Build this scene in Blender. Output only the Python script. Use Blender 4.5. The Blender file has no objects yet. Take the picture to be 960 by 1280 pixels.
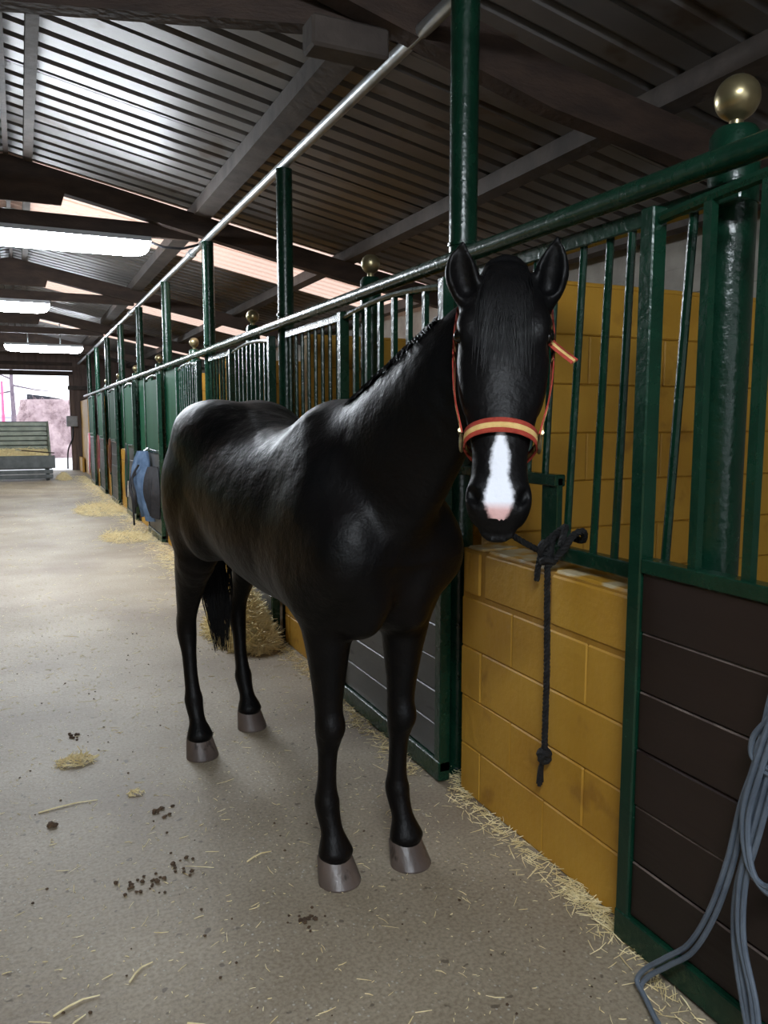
import bpy, math, random
import numpy as np
from mathutils import Vector, Matrix
random.seed(7)
rng = np.random.default_rng(11)
PI = math.pi
scene = bpy.context.scene
COL = scene.collection

# ------------------------------------------------------------------ camera
cam_d = bpy.data.cameras.new('camera')
cam = bpy.data.objects.new('camera', cam_d)
COL.objects.link(cam)
cam_d.sensor_fit = 'HORIZONTAL'
cam_d.sensor_width = 36.0
cam_d.lens = 36.0 * 980.0 / 960.0
cam_d.clip_start = 0.05
cam_d.clip_end = 200
CAM_YAW, CAM_PITCH = math.radians(24.755), math.radians(6.693)
cam.location = (0, 0, 1.53)
cam.rotation_euler = (PI / 2 - CAM_PITCH, 0, -CAM_YAW)
scene.camera = cam

# ------------------------------------------------------------------ sky, light, exposure
world = bpy.data.worlds.new('overcast_sky')
scene.world = world
world.use_nodes = True
bg = world.node_tree.nodes['Background']
bg.inputs[0].default_value = (0.86, 0.92, 1.0, 1)
bg.inputs[1].default_value = 1.15


def portal(name, loc, rot, sx, sy):
    d = bpy.data.lights.new(name, 'AREA')
    d.shape = 'RECTANGLE'
    d.size, d.size_y = sx, sy
    d.cycles.is_portal = True
    o = bpy.data.objects.new(name, d)
    o.location, o.rotation_euler = loc, rot
    COL.objects.link(o)


portal('doorway_portal', (-0.05, 26.0, 1.55), (PI / 2, 0, PI), 3.1, 3.1)
portal('doorway_portal', (0.0, -5.0, 1.55), (PI / 2, 0, 0), 3.2, 3.1)  # added doorway behind the camera, unseen
LAMP_STRENGTH = 46.0

scene.view_settings.view_transform = 'Standard'
scene.view_settings.look = 'None'
scene.view_settings.gamma = 1.0
scene.view_settings.use_curve_mapping = False
scene.view_settings.exposure = 1.42
scene.cycles.use_denoising = True


# ------------------------------------------------------------------ materials
def lin(c):
    return tuple(((x / 255) / 12.92 if x / 255 <= 0.04045 else ((x / 255 + 0.055) / 1.055) ** 2.4) for x in c) + (1.0,)


def mat(name, c1, c2=None, scale=4.0, rough=0.6, bump=0.0, bscale=None, metal=0.0, stretch=(1, 1, 1),
        spec=0.5, coat=0.0, lo=0.35, hi=0.65, detail=5.0, c3=None, c3scale=30, c3amt=0.5, rvar=0.0):
    m = bpy.data.materials.new(name)
    m.use_nodes = True
    nt = m.node_tree
    b = nt.nodes['Principled BSDF']
    b.inputs['Roughness'].default_value = rough
    b.inputs['Metallic'].default_value = metal
    b.inputs['Specular IOR Level'].default_value = spec
    b.inputs['Coat Weight'].default_value = coat
    b.inputs['Base Color'].default_value = lin(c1)
    geo = nt.nodes.new('ShaderNodeNewGeometry')
    mp = nt.nodes.new('ShaderNodeMapping')
    mp.inputs['Scale'].default_value = stretch
    nt.links.new(geo.outputs['Position'], mp.inputs['Vector'])

    def noise(s, d=5.0):
        n = nt.nodes.new('ShaderNodeTexNoise')
        n.inputs['Scale'].default_value = s
        n.inputs['Detail'].default_value = d
        nt.links.new(mp.outputs[0], n.inputs['Vector'])
        return n
    col = None
    if c2 is not None:
        n = noise(scale, detail)
        r = nt.nodes.new('ShaderNodeValToRGB')
        r.color_ramp.elements[0].position = lo
        r.color_ramp.elements[1].position = hi
        r.color_ramp.elements[0].color = lin(c1)
        r.color_ramp.elements[1].color = lin(c2)
        nt.links.new(n.outputs['Fac'], r.inputs[0])
        col = r.outputs[0]
        if c3 is not None:
            n3 = noise(c3scale, 3)
            r3 = nt.nodes.new('ShaderNodeValToRGB')
            r3.color_ramp.elements[0].position = c3amt
            r3.color_ramp.elements[1].position = c3amt + 0.08
            mx = nt.nodes.new('ShaderNodeMix')
            mx.data_type = 'RGBA'
            nt.links.new(n3.outputs['Fac'], r3.inputs[0])
            nt.links.new(r3.outputs[0], mx.inputs['Factor'])
            nt.links.new(col, mx.inputs['A'])
            mx.inputs['B'].default_value = lin(c3)
            col = mx.outputs['Result']
        nt.links.new(col, b.inputs['Base Color'])
        if rvar:
            mr = nt.nodes.new('ShaderNodeMapRange')
            mr.inputs['To Min'].default_value = rough - rvar
            mr.inputs['To Max'].default_value = rough + rvar
            nt.links.new(n.outputs['Fac'], mr.inputs['Value'])
            nt.links.new(mr.outputs[0], b.inputs['Roughness'])
    if bump:
        n2 = noise(bscale or scale * 6, 4)
        bp = nt.nodes.new('ShaderNodeBump')
        bp.inputs['Strength'].default_value = bump
        bp.inputs['Distance'].default_value = 0.01
        nt.links.new(n2.outputs['Fac'], bp.inputs['Height'])
        nt.links.new(bp.outputs[0], b.inputs['Normal'])
    return m


GREEN = mat('green_gloss_paint', (10, 43, 30), (13, 50, 35), 9, rough=0.26, bump=0.25, bscale=45, rvar=0.08,
            c3=(54, 74, 62), c3scale=70, c3amt=0.72)
GREEN_SHEET = mat('green_sheet_paint', (18, 66, 44), (28, 80, 56), 2.5, rough=0.6, spec=.25, stretch=(1, 1, 0.25), bump=0.1, bscale=20)
YELLOW = mat('yellow_masonry_paint', (178, 131, 40), (188, 143, 50), 3, rough=0.55, bump=0.35, bscale=30,
             c3=(160, 115, 38), c3scale=5, c3amt=0.62)
YELLOW_TOP = mat('yellow_masonry_paint_worn_top', (178, 131, 40), (188, 143, 50), 3, rough=0.55, bump=0.45, bscale=30)
nt = YELLOW_TOP.node_tree
_b = nt.nodes['Principled BSDF']
_g = nt.nodes.new('ShaderNodeNewGeometry')
_s = nt.nodes.new('ShaderNodeSeparateXYZ')
nt.links.new(_g.outputs['Position'], _s.inputs[0])
_r = nt.nodes.new('ShaderNodeMapRange')
_r.inputs['From Min'].default_value, _r.inputs['From Max'].default_value = .985, 1.03
nt.links.new(_s.outputs['Z'], _r.inputs['Value'])
_n = nt.nodes.new('ShaderNodeTexNoise')
_n.inputs['Scale'].default_value = 11
nt.links.new(_g.outputs['Position'], _n.inputs['Vector'])
_m = nt.nodes.new('ShaderNodeMath')
_m.operation = 'MULTIPLY'
nt.links.new(_r.outputs[0], _m.inputs[0])
nt.links.new(_n.outputs['Fac'], _m.inputs[1])
_c = nt.nodes.new('ShaderNodeValToRGB')
_c.color_ramp.elements[0].position, _c.color_ramp.elements[1].position = .40, .52
nt.links.new(_m.outputs[0], _c.inputs[0])
_x = nt.nodes.new('ShaderNodeMix')
_x.data_type = 'RGBA'
nt.links.new(_c.outputs[0], _x.inputs['Factor'])
nt.links.new(_b.inputs['Base Color'].links[0].from_socket, _x.inputs['A'])
_x.inputs['B'].default_value = lin((190, 174, 138))
nt.links.new(_x.outputs['Result'], _b.inputs['Base Color'])
YELLOW_JOINT = mat('yellow_painted_mortar', (158, 114, 34), (170, 126, 42), 8, rough=0.7, bump=0.4, bscale=40)
GREYBLOCK = mat('grey_concrete_block', (138, 132, 124), (158, 152, 142), 5, rough=0.9, bump=0.4, bscale=40)
PLANK_BROWN = mat('dark_brown_stained_board', (26, 18, 16), (38, 27, 24), 3, rough=0.42, stretch=(1, .15, 1), bump=0.25, bscale=30,
                  c3=(84, 70, 62), c3scale=38, c3amt=0.74)
PLANK_WORN = mat('worn_board_edge', (70, 58, 52), (104, 92, 84), 9, rough=0.7, lo=.42, hi=.6)
PLANK_GREY = mat('weathered_grey_board', (62, 64, 65), (84, 86, 87), 4, rough=0.45, stretch=(1, .2, 1), bump=0.3, bscale=30,
                 c3=(50, 50, 52), c3scale=22, c3amt=0.66)
TIMBER = mat('dark_roof_timber', (50, 38, 32), (70, 54, 45), 4, rough=0.75, stretch=(1, 1, 3), bump=0.5, bscale=25)
TIMBER_GREY = mat('grey_roof_timber', (64, 56, 52), (84, 75, 69), 5, rough=0.8, bump=0.5, bscale=22)
SHEET = mat('galvanised_roof_sheet', (98, 95, 94), (116, 112, 110), 1.5, rough=0.43, bump=0.12, bscale=25, metal=0.22,
            c3=(92, 82, 74), c3scale=3, c3amt=0.60)
STEEL = mat('galvanised_steel_pipe', (150, 156, 158), (180, 184, 186), 8, rough=0.35, metal=0.7, bump=0.1, bscale=30)
BRASS = mat('tarnished_brass', (150, 138, 104), (176, 164, 128), 12, rough=0.32, metal=0.85)
BLACKROPE = mat('black_rope', (9, 9, 10), (15, 15, 17), 40, rough=0.8, bump=0.6, bscale=150)
HOOF = mat('grey_brown_hoof_horn', (74, 64, 60), (98, 86, 80), 9, rough=0.38, stretch=(1, 1, .3), bump=0.2, bscale=60,
           c3=(52, 44, 40), c3scale=24, c3amt=0.6)
STRAW = mat('dry_straw', (222, 202, 148), (244, 230, 186), 20, rough=0.7)
DUNG = mat('brown_dung_crumb', (66, 50, 36), (92, 72, 52), 40, rough=0.9)
HAY = mat('pale_hay', (158, 136, 140), (188, 166, 168), 3, rough=0.85, bump=0.6, bscale=25)  # pinkish tint carries the purple lens cast over the yard
TARP = mat('black_tarpaulin', (30, 30, 40), (44, 44, 54), 6, rough=0.5)
OUTGROUND = mat('pale_yard_concrete', (200, 198, 198), (220, 218, 216), 2, rough=0.9)
WHITEMETAL = mat('white_lamp_housing', (205, 208, 212), (215, 218, 222), 5, rough=0.4)
TROUGH = mat('grey_green_sheet_metal', (118, 124, 112), (140, 146, 132), 5, rough=0.5, metal=0.2, bump=0.2, bscale=25)
TROUGH_DARK = mat('dark_bare_metal', (64, 68, 68), (84, 88, 88), 6, rough=0.5, metal=0.2)
BLUECLOTH = mat('faded_blue_cloth', (66, 88, 116), (92, 114, 142), 9, rough=0.9, bump=0.4, bscale=60)
DARKCLOTH = mat('black_nylon_strap', (24, 24, 28), (38, 38, 44), 20, rough=0.7)
BROWNLEATHER = mat('brown_leather', (88, 52, 36), (110, 68, 48), 14, rough=0.5)
PINKCLOTH = mat('pink_nylon', (150, 78, 86), (168, 96, 102), 14, rough=0.8)
WHITEROPE = mat('white_cotton_rope', (200, 196, 188), (216, 212, 204), 20, rough=0.9)
GREYROPE = mat('blue_grey_rubber_cord', (76, 86, 99), (96, 106, 118), 12, rough=0.55, bump=0.2, bscale=80)
GREYBOX = mat('grey_plastic', (130, 132, 136), (146, 148, 152), 6, rough=0.5)
ENDWALL = mat('weathered_brown_boarding', (92, 76, 70), (118, 100, 92), 3, rough=0.8, stretch=(3, 3, .3), bump=0.4, bscale=20)
RED = mat('red_webbing', (158, 52, 38), (176, 66, 48), 60, rough=0.75, bump=0.3, bscale=300)
GOLD = mat('yellow_webbing', (206, 168, 100), (218, 184, 118), 60, rough=0.75, bump=0.3, bscale=300)
PINKPOLE = mat('pink_painted_pole', (236, 96, 140), (240, 110, 150), 5, rough=0.6)
BARK = mat('bare_tree_bark', (96, 84, 96), (120, 106, 116), 6, rough=0.9)
PALEWALL = mat('pale_rendered_wall', (180, 176, 186), (196, 192, 200), 2, rough=0.9)
EYE = mat('dark_wet_eye', (10, 8, 7), (16, 12, 10), 10, rough=0.06)

# floor: worn concrete with pebbles showing, dust and damp patches
FLOOR = bpy.data.materials.new('worn_stable_concrete')
FLOOR.use_nodes = True
nt = FLOOR.node_tree
b = nt.nodes['Principled BSDF']
geo = nt.nodes.new('ShaderNodeNewGeometry')


def N(kind, **kw):
    n = nt.nodes.new(kind)
    for k, v in kw.items():
        n.inputs[k].default_value = v
    return n


def ramp(src, p0, c0, p1, c1):
    r = nt.nodes.new('ShaderNodeValToRGB')
    e = r.color_ramp.elements
    e[0].position, e[1].position = p0, p1
    e[0].color, e[1].color = c0, c1
    nt.links.new(src, r.inputs[0])
    return r.outputs[0]


def mixc(fac, a, c, mode='MIX'):
    m = nt.nodes.new('ShaderNodeMix')
    m.data_type = 'RGBA'
    m.blend_type = mode
    if isinstance(fac, float):
        m.inputs['Factor'].default_value = fac
    else:
        nt.links.new(fac, m.inputs['Factor'])
    for s, v in (('A', a), ('B', c)):
        if isinstance(v, tuple):
            m.inputs[s].default_value = v
        else:
            nt.links.new(v, m.inputs[s])
    return m.outputs['Result']


def pn(scale, detail=5.0):
    n = N('ShaderNodeTexNoise', Scale=scale, Detail=detail)
    nt.links.new(geo.outputs['Position'], n.inputs['Vector'])
    return n.outputs['Fac']


base = ramp(pn(1.3), .35, lin((136, 123, 103)), .68, lin((164, 152, 133)))
fine = ramp(pn(80, 8), .34, (.72, .70, .67, 1), .60, (1.04, 1.04, 1.04, 1))
c = mixc(1.0, base, fine, 'MULTIPLY')
v = N('ShaderNodeTexVoronoi', Scale=46.0)
nt.links.new(geo.outputs['Position'], v.inputs['Vector'])
peb = ramp(v.outputs['Distance'], .12, (1, 1, 1, 1), .22, (0, 0, 0, 1))
pebsel = ramp(pn(6, 3), .40, (0, 0, 0, 1), .62, (.8, .8, .8, 1))
pf = nt.nodes.new('ShaderNodeMath')
pf.operation = 'MULTIPLY'
nt.links.new(peb, pf.inputs[0])
nt.links.new(pebsel, pf.inputs[1])
c = mixc(pf.outputs[0], c, lin((190, 184, 172)))
spot = ramp(pn(24, 2), .67, (0, 0, 0, 1), .72, (.75, .75, .75, 1))
c = mixc(spot, c, lin((78, 66, 54)))
damp = ramp(pn(.9, 4), .52, (0, 0, 0, 1), .72, (.75, .75, .75, 1))
c = mixc(damp, c, lin((106, 90, 76)))
nt.links.new(c, b.inputs['Base Color'])
b.inputs['Roughness'].default_value = 0.6
bp = N('ShaderNodeBump', Strength=0.38, Distance=0.01)
hm = nt.nodes.new('ShaderNodeMath')
hm.operation = 'ADD'
nt.links.new(pn(30, 6), hm.inputs[0])
nt.links.new(pf.outputs[0], hm.inputs[1])
nt.links.new(hm.outputs[0], bp.inputs['Height'])
nt.links.new(bp.outputs[0], b.inputs['Normal'])

# translucent roof sheet
SKYSHEET = bpy.data.materials.new('translucent_roof_sheet')
SKYSHEET.use_nodes = True
nt = SKYSHEET.node_tree
nt.nodes.remove(nt.nodes['Principled BSDF'])
t_ = N('ShaderNodeBsdfTranslucent', Color=lin((228, 196, 178)))
d_ = N('ShaderNodeBsdfDiffuse', Color=lin((210, 184, 168)))
m_ = N('ShaderNodeMixShader', Fac=0.45)
nt.links.new(t_.outputs[0], m_.inputs[1])
nt.links.new(d_.outputs[0], m_.inputs[2])
nt.links.new(m_.outputs[0], nt.nodes['Material Output'].inputs['Surface'])

# lamp glow: tube and its glare as one emitting surface
LAMP = bpy.data.materials.new('lit_tube_glare')
LAMP.use_nodes = True
nt = LAMP.node_tree
nt.nodes.remove(nt.nodes['Principled BSDF'])
e_ = N('ShaderNodeEmission', Color=(0.86, 0.93, 1.0, 1), Strength=LAMP_STRENGTH)
nt.links.new(e_.outputs[0], nt.nodes['Material Output'].inputs['Surface'])

# black coat with a white blaze (signed distance stored on the vertices)
COAT = bpy.data.materials.new('glossy_black_coat')
COAT.use_nodes = True
nt = COAT.node_tree
b = nt.nodes['Principled BSDF']
geo = nt.nodes.new('ShaderNodeNewGeometry')
at_ = nt.nodes.new('ShaderNodeAttribute')
at_.attribute_name = 'blaze'
ad = nt.nodes.new('ShaderNodeMath')
ad.operation = 'MULTIPLY_ADD'
nt.links.new(pn(90, 3), ad.inputs[0])
ad.inputs[1].default_value = 0.012
nt.links.new(at_.outputs['Fac'], ad.inputs[2])
bm_ = ramp(ad.outputs[0], .498, (1, 1, 1, 1), .508, (0, 0, 0, 1))
at2 = nt.nodes.new('ShaderNodeAttribute')
at2.attribute_name = 'pink'
blk = ramp(pn(3, 4), .4, lin((8, 8, 9)), .7, lin((15, 12, 12)))
wht = mixc(at2.outputs['Fac'], lin((226, 228, 236)), lin((214, 172, 168)))
nt.links.new(mixc(bm_, blk, wht), b.inputs['Base Color'])
b.inputs['Roughness'].default_value = 0.46
b.inputs['Specular IOR Level'].default_value = 0.16
b.inputs['Sheen Weight'].default_value = 0.0
b.inputs['Sheen Roughness'].default_value = 0.4
b.inputs['Sheen Tint'].default_value = (.7, .8, 1, 1)
bp = N('ShaderNodeBump', Strength=0.16, Distance=0.01)
nt.links.new(pn(120, 4), bp.inputs['Height'])
bp2 = N('ShaderNodeBump', Strength=0.22, Distance=0.05)
nt.links.new(pn(9, 3), bp2.inputs['Height'])
nt.links.new(bp2.outputs[0], bp.inputs['Normal'])
nt.links.new(bp.outputs[0], b.inputs['Normal'])
HAIR = mat('black_horse_hair', (8, 8, 9), (13, 12, 13), 30, rough=0.42, spec=0.3)


# ------------------------------------------------------------------ mesh builder
class MB:
    def __init__(self):
        self.v, self.f, self.mi = [], [], []

    def add(self, vs, fs, mi=0):
        o = len(self.v)
        self.v += [tuple(map(float, p)) for p in vs]
        self.f += [tuple(i + o for i in f) for f in fs]
        self.mi += [mi] * len(fs)
        return self

    def box(self, x0, x1, y0, y1, z0, z1, mi=0):
        return self.add([(x0, y0, z0), (x1, y0, z0), (x1, y1, z0), (x0, y1, z0), (x0, y0, z1), (x1, y0, z1), (x1, y1, z1), (x0, y1, z1)],
                        [(0, 3, 2, 1), (4, 5, 6, 7), (0, 1, 5, 4), (1, 2, 6, 5), (2, 3, 7, 6), (3, 0, 4, 7)], mi)

    def bbox(self, x0, x1, y0, y1, z0, z1, e=0.006, mi=0):
        """box with all twelve edges chamfered"""
        vs, cs, h = [], ((x0 + x1) / 2, (y0 + y1) / 2, (z0 + z1) / 2), ((x1 - x0) / 2, (y1 - y0) / 2, (z1 - z0) / 2)
        idx = {}
        for sx in (-1, 1):
            for sy in (-1, 1):
                for sz in (-1, 1):
                    for a in range(3):
                        s = (sx, sy, sz)
                        p = [cs[i] + s[i] * (h[i] - (0 if i == a else e)) for i in range(3)]
                        idx[(sx, sy, sz, a)] = len(vs)
                        vs.append(p)
        fs = []
        for a in range(3):
            bb, cc = (a + 1) % 3, (a + 2) % 3
            for s in (-1, 1):
                q = []
                for u, w in ((-1, -1), (1, -1), (1, 1), (-1, 1)):
                    k = [0, 0, 0]
                    k[a], k[bb], k[cc] = s, u, w
                    q.append(idx[(*k, a)])
                fs.append(tuple(q if s > 0 else q[::-1]))
            for u in (-1, 1):           # edges parallel to axis a
                for w in (-1, 1):
                    def key(sa, ax):
                        k = [0, 0, 0]
                        k[a], k[bb], k[cc] = sa, u, w
                        return idx[(*k, ax)]
                    q = (key(-1, bb), key(1, bb), key(1, cc), key(-1, cc))
                    fs.append(q if u * w > 0 else q[::-1])
        for sx in (-1, 1):
            for sy in (-1, 1):
                for sz in (-1, 1):
                    q = tuple(idx[(sx, sy, sz, a)] for a in range(3))
                    fs.append(q if sx * sy * sz > 0 else q[::-1])
        return self.add(vs, fs, mi)

    def tube(self, pts, r, n=8, caps=True, flat=1.0, mi=0):
        pts = [Vector(p) for p in pts]
        rs = r if isinstance(r, (list, tuple, np.ndarray)) else [r] * len(pts)
        t0 = (pts[1] - pts[0]).normalized()
        u = t0.orthogonal().normalized()
        vs, fs = [], []
        for i, p in enumerate(pts):
            t = ((pts[min(i + 1, len(pts) - 1)] - pts[max(i - 1, 0)])).normalized()
            u = (u - t * u.dot(t)).normalized()
            w = t.cross(u)
            for k in range(n):
                a = 2 * PI * k / n
                vs.append(p + (u * math.cos(a) + w * math.sin(a) * flat) * rs[i])
        for i in range(len(pts) - 1):
            for k in range(n):
                k2 = (k + 1) % n
                fs.append((i * n + k, i * n + k2, (i + 1) * n + k2, (i + 1) * n + k))
        if caps:
            fs.append(tuple(range(n - 1, -1, -1)))
            fs.append(tuple((len(pts) - 1) * n + k for k in range(n)))
        return self.add(vs, fs, mi)

    def lathe(self, cx, cy, prof, n=20, mi=0):
        vs, fs = [], []
        for r, z in prof:
            for k in range(n):
                a = 2 * PI * k / n
                vs.append((cx + r * math.cos(a), cy + r * math.sin(a), z))
        for i in range(len(prof) - 1):
            for k in range(n):
                k2 = (k + 1) % n
                fs.append((i * n + k, i * n + k2, (i + 1) * n + k2, (i + 1) * n + k))
        fs.append(tuple(range(n - 1, -1, -1)))
        fs.append(tuple((len(prof) - 1) * n + k for k in range(n)))
        return self.add(vs, fs, mi)

    def prism(self, poly, x0, x1, axis='x', mi=0):
        n = len(poly)
        vs = []
        for x in (x0, x1):
            for a, c in poly:
                vs.append((x, a, c) if axis == 'x' else ((a, x, c) if axis == 'y' else (a, c, x)))
        fs = [tuple(range(n - 1, -1, -1)), tuple(range(n, 2 * n))]
        for k in range(n):
            k2 = (k + 1) % n
            fs.append((k, k2, n + k2, n + k))
        return self.add(vs, fs, mi)

    def mesh(self, name, mats, smooth=False):
        me = bpy.data.meshes.new(name)
        me.from_pydata(self.v, [], self.f)
        for m in (mats if isinstance(mats, (list, tuple)) else [mats]):
            me.materials.append(m)
        if any(self.mi):
            me.polygons.foreach_set('material_index', self.mi)
        if smooth:
            me.polygons.foreach_set('use_smooth', [True] * len(me.polygons))
            try:
                me.set_sharp_from_angle(angle=math.radians(40))
            except Exception:
                pass
        me.validate()
        import bmesh
        bm = bmesh.new()
        bm.from_mesh(me)
        bmesh.ops.recalc_face_normals(bm, faces=bm.faces)
        bm.to_mesh(me)
        bm.free()
        return me

    def build(self, name, mats, parent=None, smooth=False):
        return obj(name, self.mesh(name, mats, smooth), parent)


def obj(name, me, parent=None, loc=None, rot=None):
    o = bpy.data.objects.new(name, me)
    COL.objects.link(o)
    if parent is not None:
        o.parent = parent
    if loc is not None:
        o.location = loc
    if rot is not None:
        o.rotation_euler = rot
    return o


def tag(o, label, cat, group=None, kind=None):
    if label:
        o['label'] = label
    if cat:
        o['category'] = cat
    if group:
        o['group'] = group
    if kind:
        o['kind'] = kind
    return o


def empty(name, loc=(0, 0, 0), rz=0.0):
    o = bpy.data.objects.new(name, None)
    o.empty_display_size = 0.2
    o.location = loc
    o.rotation_euler = (0, 0, rz)
    COL.objects.link(o)
    return o


def struct(o, label, cat='structure'):
    o['kind'] = 'structure'
    o['label'] = label
    o['category'] = cat
    return o


# ================================================================== LAYOUT (metres; X across the aisle, Y along it, Z up)
XW = 1.60            # face of the low walls on the right
YEND, YNEAR = 26.0, -5.0
XB = 4.6             # back wall of the stalls
ROOF0, SLOPE = 3.88, 0.2


def roofz(x):
    return ROOF0 - SLOPE * abs(x)


PY = [2.89 + 2.38 * k for k in range(-1, 9)]     # tall posts; PY[0] is beside the camera
ORD = ['nearest', 'second', 'third', 'fourth', 'fifth', 'sixth', 'seventh', 'eighth', 'ninth', 'tenth']

# ------------------------------------------------------------------ floor and ground
struct(MB().box(-XB, XB, YNEAR, YEND, -0.2, 0).build('floor', FLOOR), 'worn grey concrete stable floor with dust and straw', 'floor')
g = MB().box(-40, 40, YEND, 90, -0.25, -0.03).box(-40, 40, -60, YNEAR, -0.25, -0.03).box(-40, -XB, YNEAR, YEND, -.25, -.03).box(XB, 40, YNEAR, YEND, -.25, -.03)
struct(g.build('ground', OUTGROUND), 'pale concrete yard outside the far doorway', 'ground')

# ------------------------------------------------------------------ roof
roof = struct(empty('ceiling'), 'dark timber and corrugated sheet barn roof', 'roof')
PITCH = 0.2
SW = 1.0


def sheet_mesh(side, mtl):
    prof = []
    n = int(SW / PITCH)
    for i in range(n):
        y = i * PITCH
        prof += [(y - (.03 if i == 0 else 0), 0), (y + .128, 0), (y + .142, .035), (y + .186, .035)]
    prof.append((SW, 0))
    vs, fs = [], []
    xs = [0.0, 1.2, 2.4, 3.6, XB + .15]
    for x in xs:
        for y, dz in prof:
            vs.append((side * x, y, ROOF0 - SLOPE * x + dz))
    m = len(prof)
    for i in range(len(xs) - 1):
        for j in range(m - 1):
            fs.append((i * m + j, i * m + j + 1, (i + 1) * m + j + 1, (i + 1) * m + j))
    mb = MB()
    mb.add(vs, fs)
    return mb.mesh('roof_sheet', mtl)


SH = {(s, k): sheet_mesh(s, (SHEET, SKYSHEET)[k]) for s in (-1, 1) for k in (0, 1)}
SKY_Y = {8: 1, 9: 0, 16: 1, 20: 1}
for i in range(int(YEND - YNEAR) + 1):
    y = YNEAR + i
    for s in (1, -1):
        k = 1 if y in (8.0, 9.0, 14.0, 19.0) else 0
        obj('translucent_sheet' if k else 'roof_sheet', SH[(s, k)], roof, (0, y, 0.002 * (i % 2)))
MB().prism([(-.22, ROOF0 - .0), (0, ROOF0 + .06), (.22, ROOF0 - .0), (0, ROOF0 + .075)], YNEAR, YEND, 'y').build('ridge_cap', SHEET, roof)


def beam(mb, x0, z0, x1, z1, y0, y1, d):
    """plank in the X-Z plane, depth d upwards, from y0 to y1"""
    return mb.prism([(x0, z0), (x1, z1), (x1, z1 + d), (x0, z0 + d)], y0, y1, 'y')


TR = [-1.6, 3.32, 7.75, 12.45, 17.2, 21.95]
for i, y in enumerate(TR):
    for s in (1, -1):
        mb = MB()
        # slightly uneven log-like rafter
        pts = [0.0, 0.8, 1.6, 2.4, 3.2, 4.0, XB]
        drop = {1: [0, .02, .06, .10, .06, .02, 0], 2: [0, 0, .01, .02, .02, 0, 0]}.get(i, [0] * 7)
        poly_b = [(s * x, 3.60 - SLOPE * x - d) for x, d in zip(pts, drop)]
        poly_t = [(s * x, 3.785 - SLOPE * x - d * .7) for x, d in zip(pts, drop)]
        mb.prism(poly_b + poly_t[::-1], y - .055, y + .055, 'y')
        mb.build('rafter', TIMBER, roof)
    if i == 1:      # the near tie beam runs askew
        MB().add([(-1.64, 4.25, 3.24), (1.64, 3.32, 3.24), (1.64, 3.42, 3.24), (-1.64, 4.35, 3.24), (-1.64, 4.25, 3.40), (1.64, 3.32, 3.40), (1.64, 3.42, 3.40), (-1.64, 4.35, 3.40)],
                 [(0, 3, 2, 1), (4, 5, 6, 7), (0, 1, 5, 4), (1, 2, 6, 5), (2, 3, 7, 6), (3, 0, 4, 7)]).build('tie_beam', TIMBER, roof)
    else:
        MB().prism([(-1.64, 3.235), (1.64, 3.235), (1.64, 3.36), (-1.64, 3.36)], y + .06, y + .12, 'y').build('tie_beam', TIMBER, roof)
    MB().prism([(-.42, 3.40), (.42, 3.40), (.5, 3.66), (0, 3.77), (-.5, 3.66)], y - .075, y - .056, 'y').build('gusset', TIMBER, roof)
for x, w, d, m in ((0.17, .07, .10, TIMBER_GREY), (1.66, .16, .10, TIMBER_GREY), (3.16, .12, .10, TIMBER_GREY), (4.4, .1, .1, TIMBER_GREY)):
    for s in (1, -1):
        zc = roofz(x) - .003
        MB().prism([(s * (x - w / 2), zc - d), (s * (x + w / 2), zc - d - SLOPE * w / 2), (s * (x + w / 2), zc - SLOPE * w / 2), (s * (x - w / 2), zc + SLOPE * w / 2 - .0)],
                   YNEAR, YEND, 'y').build('purlin', m, roof)
MB().prism([(-.02, ROOF0 - .12), (.02, ROOF0 - .12), (.02, ROOF0 - .01), (-.02, ROOF0 - .01)], YNEAR, YEND, 'y').build('ridge_board', TIMBER, roof)
PIPE_X, PIPE_Z = 1.69, 3.23
for s in (1, -1):
    yy = [YNEAR] + [2.0, 8.2, 14.6, 20.0] + [YEND]
    pr = MB().tube([(s * PIPE_X, YNEAR, PIPE_Z), (s * PIPE_X, YEND - .1, PIPE_Z)], .033, 14)
    p = pr.build('pipe_beam', STEEL, roof, smooth=True)
    for yc in (8.35, 13.3, 16.0):
        MB().tube([(s * PIPE_X, yc, PIPE_Z), (s * PIPE_X, yc + .16, PIPE_Z)], .044, 14).build('pipe_coupling', STEEL, p, smooth=True)
# offcut of wood wedged under the near rafter beside the pipe
MB().bbox(1.20, 1.56, 3.32, 3.46, 3.11, 3.24, .012).build('timber_block', TIMBER_GREY, roof)

# ------------------------------------------------------------------ outer walls
BLK_L, BLK_H = 0.42, 0.206
_blk = {}


def block_mesh(l, t, m=YELLOW, h=BLK_H, g=.0016, e=.005):
    k = (round(l, 3), round(t, 3), m.name, round(h, 3))
    if k not in _blk:
        _blk[k] = MB().bbox(0, t, g, l - g, g, h - g, e).mesh('block', m)
    return _blk[k]


def block_wall_y(parent, x, t, y0, y1, z0, rows, m=YELLOW, proud=0.0):
    """blocks along Y, face at x, thickness t (grows towards +x)"""
    for r in range(rows):
        y = y0 - (BLK_L / 2 if r % 2 else 0)
        while y < y1 - .02:
            a, c = max(y, y0), min(y + BLK_L, y1)
            if c - a > .03:
                obj('block', block_mesh(c - a, t, m), parent, (x + random.uniform(-.0015, .0015), a, z0 + r * BLK_H))
            y += BLK_L


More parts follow.
